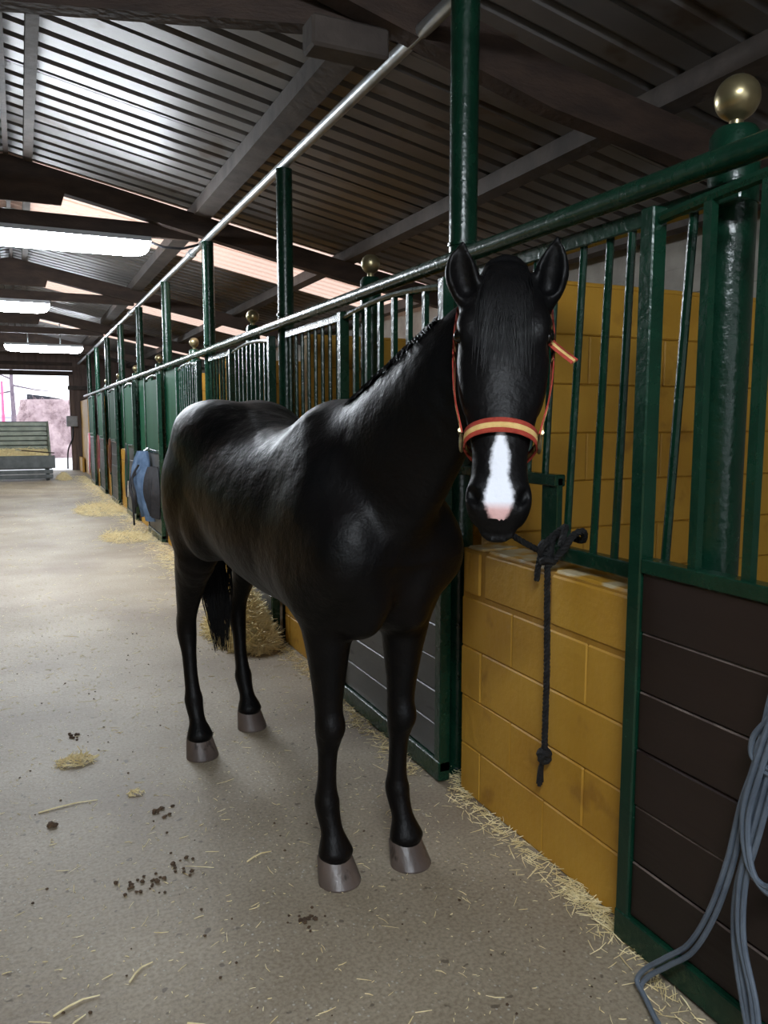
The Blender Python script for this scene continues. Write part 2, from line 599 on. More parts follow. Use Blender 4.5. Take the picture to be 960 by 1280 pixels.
def block_wall_x(parent, y, t, x0, x1, z0, rows, m=YELLOW):
    """blocks along X; the near face at y"""
    for r in range(rows):
        x = x0 - (BLK_L / 2 if r % 2 else 0)
        while x < x1 - .02:
            a, c = max(x, x0), min(x + BLK_L, x1)
            if c - a > .03:
                obj('block', block_mesh(c - a, t, m), parent, (a, y + t + random.uniform(-.0015, .0015), z0 + r * BLK_H), (0, 0, -PI / 2))
            x += BLK_L


wr = struct(MB().box(XB + .01, XB + .2, YNEAR, YEND, 0, roofz(XB) + .05).build('wall_back', GREYBLOCK), 'grey block outer wall behind the stalls', 'wall')
block_wall_y(wr, XB - .005, .02, 0.4, 8.0, 1.44, 6, GREYBLOCK)
struct(MB().box(-XB - .2, -XB, YNEAR, YEND, 0, roofz(XB) + .05).build('wall_left', GREYBLOCK), 'grey block outer wall on the left side', 'wall')


def gable(name, y0, y1, xl, xr, ztop, m, label):
    mb = MB()
    mb.box(-XB, xl, y0, y1, 0, 2.9).box(xr, XB, y0, y1, 0, 2.9)
    mb.prism([(-XB, 2.9), (xl, 2.9), (xl, ztop), (xr, ztop), (xr, 2.9), (XB, 2.9), (XB, roofz(XB)), (0, ROOF0), (-XB, roofz(XB))], y0, y1, 'y')
    return struct(mb.build(name, m), label, 'wall')


ew = gable('wall_far', YEND, YEND + .12, -1.7, 1.52, 3.02, ENDWALL, 'brown boarded end wall beside the bright doorway')
gable('wall_near', YNEAR - .12, YNEAR, -1.7, 1.7, 3.05, ENDWALL, 'brown boarded end wall behind the camera')  # its open doorway is added to let light onto the near aisle
MB().box(-1.7, 1.52, YEND - .1, YEND - .02, 2.86, 3.0).build('lintel', TIMBER, ew)
MB().box(-1.7, 1.52, YEND - .1, YEND - .02, 3.16, 3.26).build('lintel', TIMBER, ew)
MB().box(1.40, 1.52, YEND - .12, YEND, 0, 2.9).build('door_jamb', ENDWALL, ew)
for k in range(6):
    x = 1.56 + k * .2
    MB().box(x, x + .185, YEND - .03, YEND - .005, 0, 3.1).build('board', ENDWALL, ew)
MB().box(1.36, 2.2, YEND - .16, YEND - .12, 2.44, 2.56).build('hanging_rail', TIMBER_GREY, ew)

# left row of stalls (out of the picture, closes the aisle)
wl = struct(MB().box(-1.9, -1.72, YNEAR + 1, 23, 0, 1.03).build('wall_left', YELLOW_JOINT), 'low yellow painted wall of the left stall row', 'wall')
MB().box(-1.83, -1.79, YNEAR + 1, 23, 1.03, 2.15).build('sheet_panel', GREEN_SHEET, wl)

# ------------------------------------------------------------------ stall partitions (yellow block walls square to the aisle)
for k, y in enumerate(PY[1:9]):
    yp = y - .17
    m = MB().box(1.80, XB, yp + .012, yp + .17, 0, 2.08)
    w = struct(m.build('wall_partition', YELLOW_JOINT), '%s yellow block partition between stalls, counted from the camera' % ORD[k], 'wall')
    if k < 4:
        block_wall_x(w, yp, .03, 1.80, XB, 2.08 - 10 * BLK_H + .012, 10)
        obj('coping', MB().bbox(1.80, XB, yp - .004, yp + .18, 2.085, 2.105, .004).mesh('coping', YELLOW), w)

# ------------------------------------------------------------------ low front walls
wall_spans = [(1.70, 2.71)] + [(y + 1.06, y + 2.38 - .17) for y in PY[1:9]]
for k, (y0, y1) in enumerate(wall_spans):
    w = struct(MB().box(XW + .0055, XW + .2, y0 + .004, y1 - .004, 0, 1.02).build('wall_right', YELLOW_JOINT),
               '%s low yellow block wall along the stall front, counted from the camera' % ORD[k], 'wall')
    if k < 6:
        off = .19 if k == 0 else 0
        for r in range(5):
            y = y0 - (off if r % 2 else off + BLK_L / 2)
            while y < y1 - .02:
                a, c = max(y, y0), min(y + BLK_L, y1)
                if c - a > .03:
                    obj('block', block_mesh(c - a, .2, YELLOW if r < 4 else YELLOW_TOP, e=.005 if r < 4 else .022), w, (XW + random.uniform(-.002, .002), a, r * BLK_H))
                y += BLK_L
w_end = struct(MB().box(1.70, 1.80, 23.1, YEND - .14, 0, 2.1).build('wall_right', YELLOW), 'yellow wall between the last stall and the far doorway', 'wall')

# ------------------------------------------------------------------ tall green roof posts
POST_X = 1.69
for k, y in enumerate(PY[1:]):
    t = tag(empty('roof_post', (POST_X, y, 0)), '%s tall green steel post holding the pipe beam, counted from the camera' % ORD[k], 'post', 'tall green posts along the stalls')
    MB().tube([(0, 0, 0), (0, 0, PIPE_Z - .03)], .058 if k == 0 else .055, 20).build('shaft', GREEN, t, smooth=True)
    MB().lathe(0, 0, [(.058, 2.235), (.064, 2.238), (.064, 2.25), (.058, 2.253)], 20).build('weld_collar', GREEN, t, smooth=True)
    MB().lathe(0, 0, [(.10, 0), (.10, .012), (.06, .02)], 20).build('base_plate', GREEN, t, smooth=True)

# ------------------------------------------------------------------ ball-topped gate posts
for k, y in enumerate(PY[:8]):
    yy = 1.59 if k == 0 else y + 1.10
    x = 1.76
    t = tag(empty('gate_post', (x, yy, 0)), '%s short green post topped by a tarnished brass ball, counted from the camera' % ORD[k], 'post', 'ball topped posts')
    r = .063 if k == 0 else .055
    MB().lathe(0, 0, [(r, 0), (r, 2.10), (r + .002, 2.10), (r + .002, 2.275), (r - .012, 2.295)], 24).build('shaft', GREEN, t, smooth=True)
    bprof = [(.018, 2.295), (.018, 2.315)]
    R = .058 if k == 0 else .052
    for a in range(1, 16):
        th = -PI / 2 + PI * a / 16
        if R * math.cos(th) > .016:
            bprof.append((R * math.cos(th), 2.315 + R + R * math.sin(th)))
    bprof.append((.002, 2.315 + 2 * R))
    MB().lathe(0, 0, bprof, 24).build('ball', BRASS, t, smooth=True)

# ------------------------------------------------------------------ long top rail
rail = tag(empty('pipe_rail', (XW, 0, 0)), 'long green pipe rail running along the top of the stall fronts', 'rail')
MB().tube([(0, -1.0, 2.165), (0, 22.6, 2.165)], .031, 16).build('tube', GREEN, rail, smooth=True)
for y in PY[1:9]:
    MB().box(-.012, .06, y - .018, y + .018, 2.14, 2.19).build('bracket', GREEN, rail)

# ------------------------------------------------------------------ fixed bar grilles over the low walls
GX = 1.66
bar_me = MB().tube([(0, 0, 0), (0, 0, 1)], .0125, 8).mesh('bar', GREEN, True)


def grille(k, y0, y1, bars, hatch=None):
    t = tag(empty('bar_grille', (GX, y0, 0)), '%s green bar grille on top of a low yellow wall, counted from the camera' % ORD[k], 'grille', 'bar grilles of the stalls')
    MB().bbox(-.02, .02, 0, y1 - y0, 2.075, 2.125, .004).build('top_rail', GREEN, t)
    zl = 1.085
    if hatch:
        MB().bbox(-.02, .02, 0, hatch - y0, zl - .03, zl + .02, .004).build('bottom_rail', GREEN, t)
        MB().bbox(-.012, .012, hatch - y0 - .06, hatch - y0 + .03, zl - .02, 1.335, .003).build('hatch_plate', GREEN, t)
        MB().bbox(-.022, .022, hatch - y0 - .06, y1 - y0, 1.305, 1.345, .004).build('hatch_rail', GREEN, t)
    else:
        MB().bbox(-.02, .02, 0, y1 - y0, zl - .03, zl + .02, .004).build('bottom_rail', GREEN, t)
    for y in bars:
        zb = 1.335 if hatch and y > hatch - .04 else zl
        if k == 0:
            o = obj('bar', bar_me, t, (random.uniform(-.006, .006), y - y0 + .022, zb))
            o.rotation_euler = (random.uniform(.03, .05), random.uniform(-.008, .008), 0)
            o.scale = (1, 1, 2.10 - zb)
        else:
            o = obj('bar', bar_me, t, (0, y - y0, zb))
            o.scale = (1, 1, 2.10 - zb)
    return t


grille(0, 1.46, 2.82, [1.655, 1.865, 1.972, 2.098, 2.225, 2.34, 2.455, 2.57, 2.69], hatch=2.225)
for k in (1, 2):
    y0 = PY[k] + 1.06
    n = 9
    grille(k, y0, y0 + 1.19, [y0 + .03 + i * (1.11 / n) for i in range(n + 1)])

# ------------------------------------------------------------------ stall doors
DX0, DX1 = 1.535, 1.585


def door(k, y0, y1, planks, pm, solid, nb, label, arch=True, zlow=1.14):
    """framed sliding door: boarded below, bars or green sheet above"""
    W = y1 - y0
    t = tag(empty('stall_door', (DX0, y0, 0)), label, 'door', 'stall doors')
    T = DX1 - DX0
    zb, zt = .05, 2.09
    MB().bbox(0, T, 0, .05, zb, zt - (.0 if arch else 0), .004).build('stile', GREEN, t)
    MB().bbox(0, T, W - .05, W, zb, zt, .004).build('stile', GREEN, t)
    MB().bbox(0, T, .05, W - .05, zlow - .03, zlow + .01, .003).build('middle_rail', GREEN, t)
    MB().bbox(-.004, T, -.0, W, zb - .04, zb + .045, .004).build('bottom_rail', GREEN, t)
    # slightly arched top bar
    n = 10
    MB().tube([(T / 2, .02 + (W - .04) * i / n, zt - .035 + .035 * math.sin(PI * i / n)) for i in range(n + 1)], .016, 8).build('top_bar', GREEN, t, smooth=True)
    z0, z1 = zb + .045, zlow - .03
    hh = (z1 - z0) / planks
    pme = {}
    for i in range(planks):
        d = random.uniform(-.0025, .0025)
        g = .003
        me = MB().bbox(.012, T - .012, .05, W - .05, z0 + i * hh + g / 2, z0 + (i + 1) * hh - g / 2, .004).mesh('plank', pm)
        if pm is PLANK_BROWN and i != 2:          # worn pale arrises along the board joints
            me.materials.append(PLANK_WORN)
            for p_ in me.polygons:
                if .3 < abs(p_.normal.z) < .95 and p_.normal.z > 0:
                    p_.material_index = 1
        obj('plank', me, t, (d, 0, 0))
    if solid:
        MB().bbox(.012, .03, .05, W - .05, zlow + .01, zt - .06, .003).build('upper_sheet', GREEN_SHEET, t)
    else:
        for i in range(nb):
            y = W - .05 - (i + 1) * (W - .1) / (nb + 1)
            fr = y / W
            o = obj('bar', bar_sq, t, (T / 2, y, zlow))
            o.scale = (1, 1, zt - .03 + .035 * math.sin(PI * fr) - zlow)
    return t


bar_sq = MB().box(-.011, .011, -.013, .013, 0, 1).mesh('bar', GREEN)
door(0, .42, 1.69, 6, PLANK_BROWN, False, 6, 'dark brown boarded stall door with green bars beside the yellow wall, nearest the camera')
door(1, 2.77, 3.92, 7, PLANK_GREY, False, 6, 'grey boarded stall door with green frame standing behind the black horse')
for k in range(2, 9):
    y = PY[k]
    door(k, y - .10, y + 1.04, 5, PLANK_GREY, k >= 4, 8, '%s stall door with grey boards along the row, counted from the camera' % ORD[k] +
         (', green sheet above' if k >= 4 else ', bars above'))
# green sheet panels over the far low walls
for k in range(3, 9):
    y0 = PY[k] + 1.07
    t = tag(MB().bbox(1.64, 1.665, y0, y0 + 1.2, 1.06, 2.12, .004).build('sheet_panel', GREEN_SHEET),
            '%s green sheet metal panel above a low yellow wall, counted from the horse' % ORD[k - 3], 'panel', 'green sheet panels of the far stalls')

# ------------------------------------------------------------------ ceiling lamps


def lamp(x, y, z, w, label, top=None):
    t = tag(empty('ceiling_lamp', (x, y, z)), label, 'lamp', 'fluorescent lamps under the roof')
    MB().prism([(-.12, .06), (.12, .06), (.08, .11), (-.08, .11)], -w / 2, w / 2, 'x').build('housing', WHITEMETAL, t)
    # glowing bowl with rounded ends, enlarged to take in the tube's glare
    vs, fs = [], []
    xs = [-1, -.995, -.98, -.955, -.92, -.86, -.78, 0, .78, .86, .92, .955, .98, .995, 1]
    for q in xs:
        k = max(.12, (1 - abs(q) ** 14) ** .5)
        for a in np.linspace(PI, 0, 13):
            vs.append((q * w / 2, .118 * math.cos(a) * k, .06 - .13 * math.sin(a) * k))
    for i in range(len(xs) - 1):
        for j in range(12):
            fs.append((i * 13 + j, i * 13 + j + 1, (i + 1) * 13 + j + 1, (i + 1) * 13 + j))
        fs.append((i * 13, (i + 1) * 13, (i + 1) * 13 + 12, i * 13 + 12))
    fs += [tuple(range(13)), tuple((len(xs) - 1) * 13 + j for j in range(13))]
    MB().add(vs, fs).build('tube_glare', LAMP, t, smooth=True)
    for sx in (-.32, .32):
        MB().box(sx - .012, sx + .012, -.012, .012, .11, top if top else .62 - SLOPE * abs(x + sx) - (z - 3.15)).build('hanger', STEEL, t)
    return t


lamp(.32, 7.86, 3.12, 1.75, 'nearest glowing fluorescent lamp in view, hung under the second roof truss', .118)
lamp(-.33, 12.54, 3.12, 1.6, 'middle glowing fluorescent lamp hung across the aisle', .118)
lamp(.55, 18.6, 3.04, 1.55, 'farthest glowing fluorescent lamp in front of the doorway')
lamp(-.3, -0.8, 3.12, 1.5, 'added unseen fluorescent lamp above the camera, lighting the near aisle')  # out of view, added to light the near floor and the horse's chest
ca = tag(MB().tube([(1.19, 7.86, 3.2), (1.32, 7.88, 3.165), (1.5, 7.9, 3.17), (1.655, 7.9, 3.22)], .012, 6).build('lamp_cable', DARKCLOTH), 'black cable drooping from the nearest lamp to the pipe', 'cable')

# ================================================================== HORSE
HA = math.radians(8.0)
HO = np.array([.93, 2.93, 0.0])
HF = np.array([math.sin(HA), -math.cos(HA), 0.0])      # horse forward
HL = np.array([math.cos(HA), math.sin(HA), 0.0])       # horse left


def hloc(w):
    d = np.asarray(w, float) - HO
    return np.array([d @ HF, d @ HL, d[2]])


def nrm(a):
    a = np.asarray(a, float)
    return a / np.linalg.norm(a)


GH = 0.0066
G0 = np.array([-1.02, -.42, .06])
G1 = np.array([1.60, .46, 2.14])
GN = np.ceil((G1 - G0) / GH).astype(int)
FIELD = np.full(GN, 1.0, np.float32)


def sub(lo, hi):
    i0 = np.clip(((np.asarray(lo) - G0) / GH).astype(int), 0, GN)
    i1 = np.clip(((np.asarray(hi) - G0) / GH).astype(int) + 2, 0, GN)
    ax = [(G0[k] + GH * np.arange(i0[k], i1[k])).astype(np.float32) for k in range(3)]
    sl = tuple(slice(i0[k], i1[k]) for k in range(3))
    return sl, np.meshgrid(*ax, indexing='ij')


def smin(a, b_, k):
    h = np.clip(.5 + .5 * (a - b_) / k, 0, 1)
    return a + (b_ - a) * h - k * h * (1 - h)


def merge(sl, d, k):
    FIELD[sl] = smin(FIELD[sl], d, np.float32(k)).astype(np.float32)


def carve(sl, d, k):
    FIELD[sl] = -smin(-FIELD[sl], d, np.float32(k)).astype(np.float32)


def ell_dist(u, v, w, a, b_, c_):
    r = np.sqrt((u / a) ** 2 + (v / b_) ** 2 + (w / c_) ** 2) + 1e-6
    g = np.sqrt((u / a ** 2) ** 2 + (v / b_ ** 2) ** 2 + (w / c_ ** 2) ** 2) + 1e-6
    return r * (r - 1) / g


def resample(st, m):
    """Catmull-Rom through station rows"""
    st = np.asarray(st, float)
    n = len(st)
    out = []
    for i in range(n - 1):
        p0, p1, p2, p3 = st[max(i - 1, 0)], st[i], st[i + 1], st[min(i + 2, n - 1)]
        for t in np.arange(m) / m:
            out.append(.5 * (2 * p1 + (p2 - p0) * t + (2 * p0 - 5 * p1 + 4 * p2 - p3) * t * t + (3 * p1 - p0 - 3 * p2 + p3) * t ** 3))
    out.append(st[-1])
    return np.array(out)


def loft(st, up, k, m=3, op=merge):
    """st rows: x,y,z, half width, half height towards up, half height away from up"""
    S = resample(st, m).astype(np.float32)
    c_ = S[:, :3]
    R = S[:, 3:].max()
    sl, (X, Y, Z) = sub(c_.min(0) - R - k - .02, c_.max(0) + R + k + .02)
    if X.size == 0:
        return
    up = np.asarray(up, np.float32)
    best = np.full(X.shape, 1e9, np.float32)
    bi = np.zeros(X.shape, np.float32)
    for i in range(len(S) - 1):
        d = c_[i + 1] - c_[i]
        L2 = float(d @ d)
        t = np.clip(((X - c_[i, 0]) * d[0] + (Y - c_[i, 1]) * d[1] + (Z - c_[i, 2]) * d[2]) / L2, 0, 1)
        q = (X - c_[i, 0] - t * d[0]) ** 2 + (Y - c_[i, 1] - t * d[1]) ** 2 + (Z - c_[i, 2] - t * d[2]) ** 2
        w = q < best
        best = np.where(w, q, best)
        bi = np.where(w, i + t, bi)
    tan = np.gradient(c_, axis=0)
    tan /= np.linalg.norm(tan, axis=1)[:, None]
    U = np.array([nrm(up - tt * (up @ tt)) for tt in tan], np.float32)
    V = np.cross(tan, U)
    idx = np.arange(len(S), dtype=np.float32)
    it = lambda arr: np.interp(bi, idx, arr).astype(np.float32)
    qx, qy, qz = X - it(c_[:, 0]), Y - it(c_[:, 1]), Z - it(c_[:, 2])
    v = qx * it(U[:, 0]) + qy * it(U[:, 1]) + qz * it(U[:, 2])
    u = qx * it(V[:, 0]) + qy * it(V[:, 1]) + qz * it(V[:, 2])
    w = qx * it(tan[:, 0]) + qy * it(tan[:, 1]) + qz * it(tan[:, 2])
    a = it(S[:, 3])
    b_ = np.where(v > 0, it(S[:, 4]), it(S[:, 5]))
    op(sl, ell_dist(u, v, w, a, b_, np.minimum(a, b_)), k)


def ellipsoid(c_, ax, r, k, op=merge):
    """centre, three axes as rows, three radii"""
    ax = np.array([nrm(q) for q in ax], np.float32)
    R = max(r)
    c_ = np.asarray(c_, np.float32)
    sl, (X, Y, Z) = sub(c_ - R - k - .02, c_ + R + k + .02)
    qx, qy, qz = X - c_[0], Y - c_[1], Z - c_[2]
    u, v, w = [qx * a[0] + qy * a[1] + qz * a[2] for a in ax]
    op(sl, ell_dist(u, v, w, *[np.float32(q) for q in r]), k)


E3 = np.eye(3)
# --- trunk: f, top z, bottom z, half width, top sharpness
TRK = np.array([
    # f     top    bot    hw    q
    [-.86, 1.26, 1.12, .05, 2.0],
    [-.82, 1.38, 1.02, .125, 2.0],
    [-.74, 1.475, .95, .205, 2.0],
    [-.62, 1.560, .915, .262, 2.0],
    [-.48, 1.605, .92, .282, 2.0],
    [-.34, 1.600, .93, .285, 2.0],
    [-.18, 1.560, .905, .292, 2.1],
    [.00, 1.51, .875, .300, 2.15],
    [.15, 1.503, .855, .297, 2.1],
    [.30, 1.535, .845, .284, 1.8],
    [.42, 1.572, .840, .268, 1.55],
    [.52, 1.566, .845, .256, 1.6],
    [.64, 1.50, .865, .244, 1.8],
    [.73, 1.40, .93, .215, 2.0],
    [.80, 1.30, 1.01, .165, 2.0],
    [.845, 1.22, 1.09, .09, 2.0]])
sl, (X, Y, Z) = sub((-.98, -.38, .75), (.98, .38, 1.72))
fx = np.linspace(TRK[0, 0], TRK[-1, 0], 200)


def smooth_prof(col):
    # monotone-ish smooth interpolation of the profile
    y = np.interp(fx, TRK[:, 0], TRK[:, col])
    ker = np.hanning(15)
    ker /= ker.sum()
    yp = np.pad(y, 7, mode='reflect', reflect_type='odd')
    return np.convolve(yp, ker, 'valid')


itp = lambda col: np.interp(X, fx, smooth_prof(col)).astype(np.float32)
top, bot, hw, qs = itp(1), itp(2), itp(3), itp(4)
hh = (top - bot) / 2
zc = (top + bot) / 2 - .03        # widest a little below mid height
up_h, dn_h = top - zc, zc - bot
zz = np.where(Z > zc, (Z - zc) / up_h, (Z - zc) / dn_h)
ex = np.where(Z > zc, qs, 2.15)
over = np.maximum(X - TRK[-1, 0], 0) + np.maximum(TRK[0, 0] - X, 0)
r_ = (np.abs(Y / hw) ** ex + np.abs(zz) ** ex) ** (1 / ex)
d = (r_ - 1) * np.minimum(hw, hh) * .9
d = np.where(over > 0, np.sqrt(np.maximum(d, 0) ** 2 + over ** 2), d)
merge(sl, d, .02)
del X, Y, Z, top, bot, hw, qs, hh, zc, zz, ex, r_, d, over, up_h, dn_h

# --- withers ridge, croup muscles, flank, haunch
ellipsoid((.40, 0, 1.485), E3, (.24, .07, .105), .06)
for s in (-1, 1):
    ellipsoid((-.46, s * .12, 1.44), [(1, 0, -.12), (0, 1, 0), (.12, 0, 1)], (.30, .155, .17), .06)      # croup
    ellipsoid((-.60, s * .17, 1.20), [(.5, 0, -1), (0, 1, 0), (1, 0, .5)], (.26, .125, .20), .06)         # haunch
    ellipsoid((-.74, s * .11, 1.16), [(0, 0, 1), (0, 1, 0), (1, 0, 0)], (.25, .10, .10), .05)            # hamstring
    ellipsoid((-.36, s * .20, 1.08), [(.6, 0, -1), (0, 1, 0), (1, 0, .6)], (.14, .085, .12), .06)         # stifle
    # shoulder blade, point of shoulder, upper arm
    loft([(.40, s * .11, 1.46, .05, .09, .09), (.56, s * .16, 1.30, .068, .11, .11), (.72, s * .16, 1.13, .075, .09, .09)], (1, 0, .6), .09)
    ellipsoid((.725, s * .145, 1.12), [(1, 0, -.5), (0, 1, 0), (.5, 0, 1)], (.09, .07, .15), .09)
    loft([(.74, s * .165, 1.10, .075, .09, .09), (.58, s * .185, .98, .075, .10, .10)], (0, 0, 1), .09)
    ellipsoid((.50, s * .185, 1.10), [(.7, 0, 1), (0, 1, 0), (1, 0, -.7)], (.19, .068, .13), .09)           # triceps
    ellipsoid((.755, s * .08, 1.04), [(1, 0, 0), (0, 1, 0), (0, 0, 1)], (.08, .08, .14), .06)          # breast
    ellipsoid((.62, s * .09, .90), E3, (.16, .08, .07), .05)

# --- legs: (toe f, l at ground, side)
FRONT = [(.660, -.122, -1), (.700, .138, 1)]
HIND = [(-.53, -.168, -1), (-.726, .160, 1)]
FWD = (1, 0, 0)
for ft, l, s in FRONT:
    st = []
    for z, df, dl, a, bf, bb in [
            (1.06, -.035, .030, .100, .125, .13), (.95, -.03, .020, .098, .112, .12), (.86, -.03, .010, .084, .090, .096),
            (.72, -.036, .004, .062, .066, .070), (.61, -.04, .002, .049, .051, .054), (.555, -.04, 0, .047, .050, .050),
            (.515, -.037, 0, .049, .052, .050), (.47, -.043, 0, .043, .043, .046), (.42, -.05, 0, .033, .033, .040),
            (.34, -.055, 0, .0305, .031, .040), (.285, -.058, 0, .034, .034, .044), (.245, -.058, 0, .042, .043, .050),
            (.205, -.048, 0, .039, .039, .045), (.155, -.026, 0, .037, .037, .041), (.112, -.010, 0, .052, .048, .056),
            (.085, .000, 0, .061, .055, .060), (.075, .002, 0, .050, .045, .05)]:
        st.append((ft - .062 + df, l + s * dl, z, a, bf, bb))
    loft(st, FWD, .035, 3)
    ellipsoid((ft - .074, l, .52), E3, (.030, .038, .045), .02)
for ft, l, s in HIND:
    fh = ft - .215
    st = [(-.52, s * .155, 1.28, .13, .20, .22), (-.54 + .3 * (fh + .72), s * .172, 1.10, .115, .165, .20),
          (fh + .20, s * .178, .95, .092, .115, .15), (fh + .125, s * .175, .84, .073, .085, .115),
          (fh + .065, s * .172, .73, .056, .065, .085), (fh + .02, s * .168, .635, .044, .050, .064),
          (fh, s * .166, .57, .045, .050, .062), (fh + .004, s * .165, .52, .043, .046, .052),
          (fh + .022, s * .165, .45, .034, .036, .042), (fh + .045, l, .36, .031, .033, .038),
          (fh + .066, l, .285, .034, .036, .042), (fh + .076, l, .245, .042, .043, .050), (fh + .09, l, .205, .039, .039, .044),
          (fh + .118, l, .155, .036, .036, .040), (fh + .138, l, .112, .052, .048, .056), (fh + .150, l, .085, .060, .055, .060), (fh + .152, l, .075, .05, .045, .05)]
    loft(st, FWD, .04, 3)
    ellipsoid((fh - .045, s * .166, .605), [(.3, 0, 1), (0, 1, 0), (1, 0, -.3)], (.045, .024, .03), .03)   # point of hock

# --- head frame (world points measured in the place, then to horse space)
LOOKED_AT = np.array([0, 0, 1.53])      # the horse looks at the photographer
POLL = hloc((1.143, 1.738, 1.895))
MUZ = hloc((1.003, 1.541, 1.268))
HLEN = float(np.linalg.norm(MUZ - POLL))
HT = nrm(MUZ - POLL)                                    # down the face
_face = hloc(LOOKED_AT) - (POLL + MUZ) / 2
HD = nrm(_face - HT * (_face @ HT))                     # out of the forehead
HS = np.cross(HD, HT)                                   # across the face
HEAD = np.array([
    # s     a     bu    bd
    [-.01, .060, .030, .06],
    [.05, .086, .048, .09],
    [.13, .103, .062, .125],
    [.24, .109, .068, .165],
    [.34, .107, .066, .180],
    [.44, .102, .062, .160],
    [.52, .094, .058, .125],
    [.61, .080, .054, .098],
    [.71, .0665, .050, .085],
    [.80, .068, .047, .078],
    [.87, .073, .044, .072],
    [.925, .070, .038, .066],
    [.965, .061, .026, .052],
    [.985, .045, .014, .035]])


def hp(s, side, dor):
    return POLL + HT * (s * HLEN) + HS * side + HD * dor


def head_at(s):
    return [float(np.interp(s, HEAD[:, 0], HEAD[:, i])) for i in (1, 2, 3)]


def hsurf(s, th, off=0.0):
    """point on the head: th 0 = middle of the face, +-90 deg = cheeks"""
    a, bu, bd = head_at(s)
    cb = bu if math.cos(th) > 0 else bd
    return hp(s, (a + off) * math.sin(th), (cb + off) * math.cos(th))


# --- neck
NECK = [(.42, 0, 1.24, .16, .28, .32), (.58, 0, 1.31, .155, .262, .30), (.74, .0, 1.415, .135, .235, .265),
        (.89, .01, 1.535, .107, .20, .215), (1.02, .025, 1.645, .088, .165, .17),
        tuple(hp(.10, 0, -.11)) + (.078, .12, .13), tuple(hp(.16, 0, -.05)) + (.07, .09, .10)]
loft(NECK, (-.5, 0, 1), .07, 4)
loft([tuple(hp(r[0], 0, 0)) + tuple(r[1:]) for r in HEAD], HD, .05, 3)
AX = [HS, HT, HD]
for s in (-1, 1):
    ellipsoid(hp(.235, s * .090, .022), AX, (.026, .045, .030), .03)              # brow over the eye
    ellipsoid(hp(.36, s * .075, -.07), AX, (.035, .12, .085), .03)                # jowl
    loft([tuple(hp(.36, s * .088, .005)) + (.012, .012, .012), tuple(hp(.52, s * .074, .012)) + (.008, .008, .008)], HD, .03)
    ellipsoid(hp(.265, s * .112, .014), AX, (.014, .024, .016), .012, carve)      # eye socket
    ellipsoid(hp(.885, s * .048, .020), AX, (.026, .042, .026), .025)             # nostril wing
    ellipsoid(hp(.885, s * .058, .040), [HS + HT * .5 * s, HT - HS * .5 * s, HD], (.011, .024, .020), .012, carve)
ellipsoid(hp(.925, 0, -.042), AX, (.053, .034, .036), .025)                        # lower lip / chin
ellipsoid(hp(.915, 0, .010), AX, (.05, .036, .026), .025)
# ears
# base to tip of each ear, world metres
for pts in ([(1.0513, 1.7527, 1.8137), (1.0369, 1.753, 1.8503), (1.023, 1.7541, 1.8944), (1.0179, 1.7502, 1.9322), (1.02, 1.7427, 1.9676)],
            [(1.221, 1.6756, 1.8217), (1.2257, 1.6667, 1.8563), (1.229, 1.6596, 1.8984), (1.2321, 1.6525, 1.9401), (1.2332, 1.6459, 1.9794)]):
    W = [hloc(q_) for q_ in pts]
    aw = [.026, .038, .043, .030, .006]
    bw = [.026, .027, .024, .018, .006]
    loft([tuple(W[i]) + (aw[i], bw[i], bw[i]) for i in range(5)], HD, .02, 4)
    loft([tuple(W[i] + HD * (.022 + .002 * i)) + (aw[i] * .66, .026, .026) for i in (1, 2, 3)], HD, .008, 4, carve)


def surface_nets(F):
    s = F < 0
    n = np.array(F.shape)
    cnt = np.zeros(n - 1, np.uint8)
    ps = np.zeros(tuple(n - 1) + (3,), np.float32)
    quads = []
    act = np.zeros(n - 1, bool)
    ncross = np.zeros(n - 1, np.float32)
    for ax in range(3):
        a = [slice(None)] * 3
        c2 = [slice(None)] * 3
        a[ax], c2[ax] = slice(0, -1), slice(1, None)
        ch = s[tuple(a)] != s[tuple(c2)]
        I = np.argwhere(ch)
        va = F[I[:, 0], I[:, 1], I[:, 2]]
        J = I.copy()
        J[:, ax] += 1
        vb = F[J[:, 0], J[:, 1], J[:, 2]]
        t = va / (va - vb)
        pos = I.astype(np.float32)
        pos[:, ax] += t
        o1, o2 = (ax + 1) % 3, (ax + 2) % 3
        cells = []
        for d1, d2 in ((0, 0), (-1, 0), (-1, -1), (0, -1)):
            K = I.copy()
            K[:, o1] += d1
            K[:, o2] += d2
            cells.append(K)
        ok = np.ones(len(I), bool)
        for K in cells:
            ok &= ((K >= 0) & (K < n - 1)).all(1)
        for K in cells:
            k = K[ok]
            np.add.at(ps, (k[:, 0], k[:, 1], k[:, 2]), pos[ok])
            np.add.at(ncross, (k[:, 0], k[:, 1], k[:, 2]), 1)
        quads.append((np.stack([K[ok] for K in cells], 1), s[I[ok][:, 0], I[ok][:, 1], I[ok][:, 2]]))
    act = ncross > 0
    ids = np.full(act.shape, -1, np.int64)
    ids[act] = np.arange(act.sum())
    V = ps[act] / ncross[act][:, None]
    Q = []
    for q, inside in quads:
        f = ids[q[..., 0], q[..., 1], q[..., 2]]
        f[~inside] = f[~inside][:, ::-1]
        Q.append(f)
    return V, np.concatenate(Q)


V, Q = surface_nets(FIELD)
V = V * GH + G0
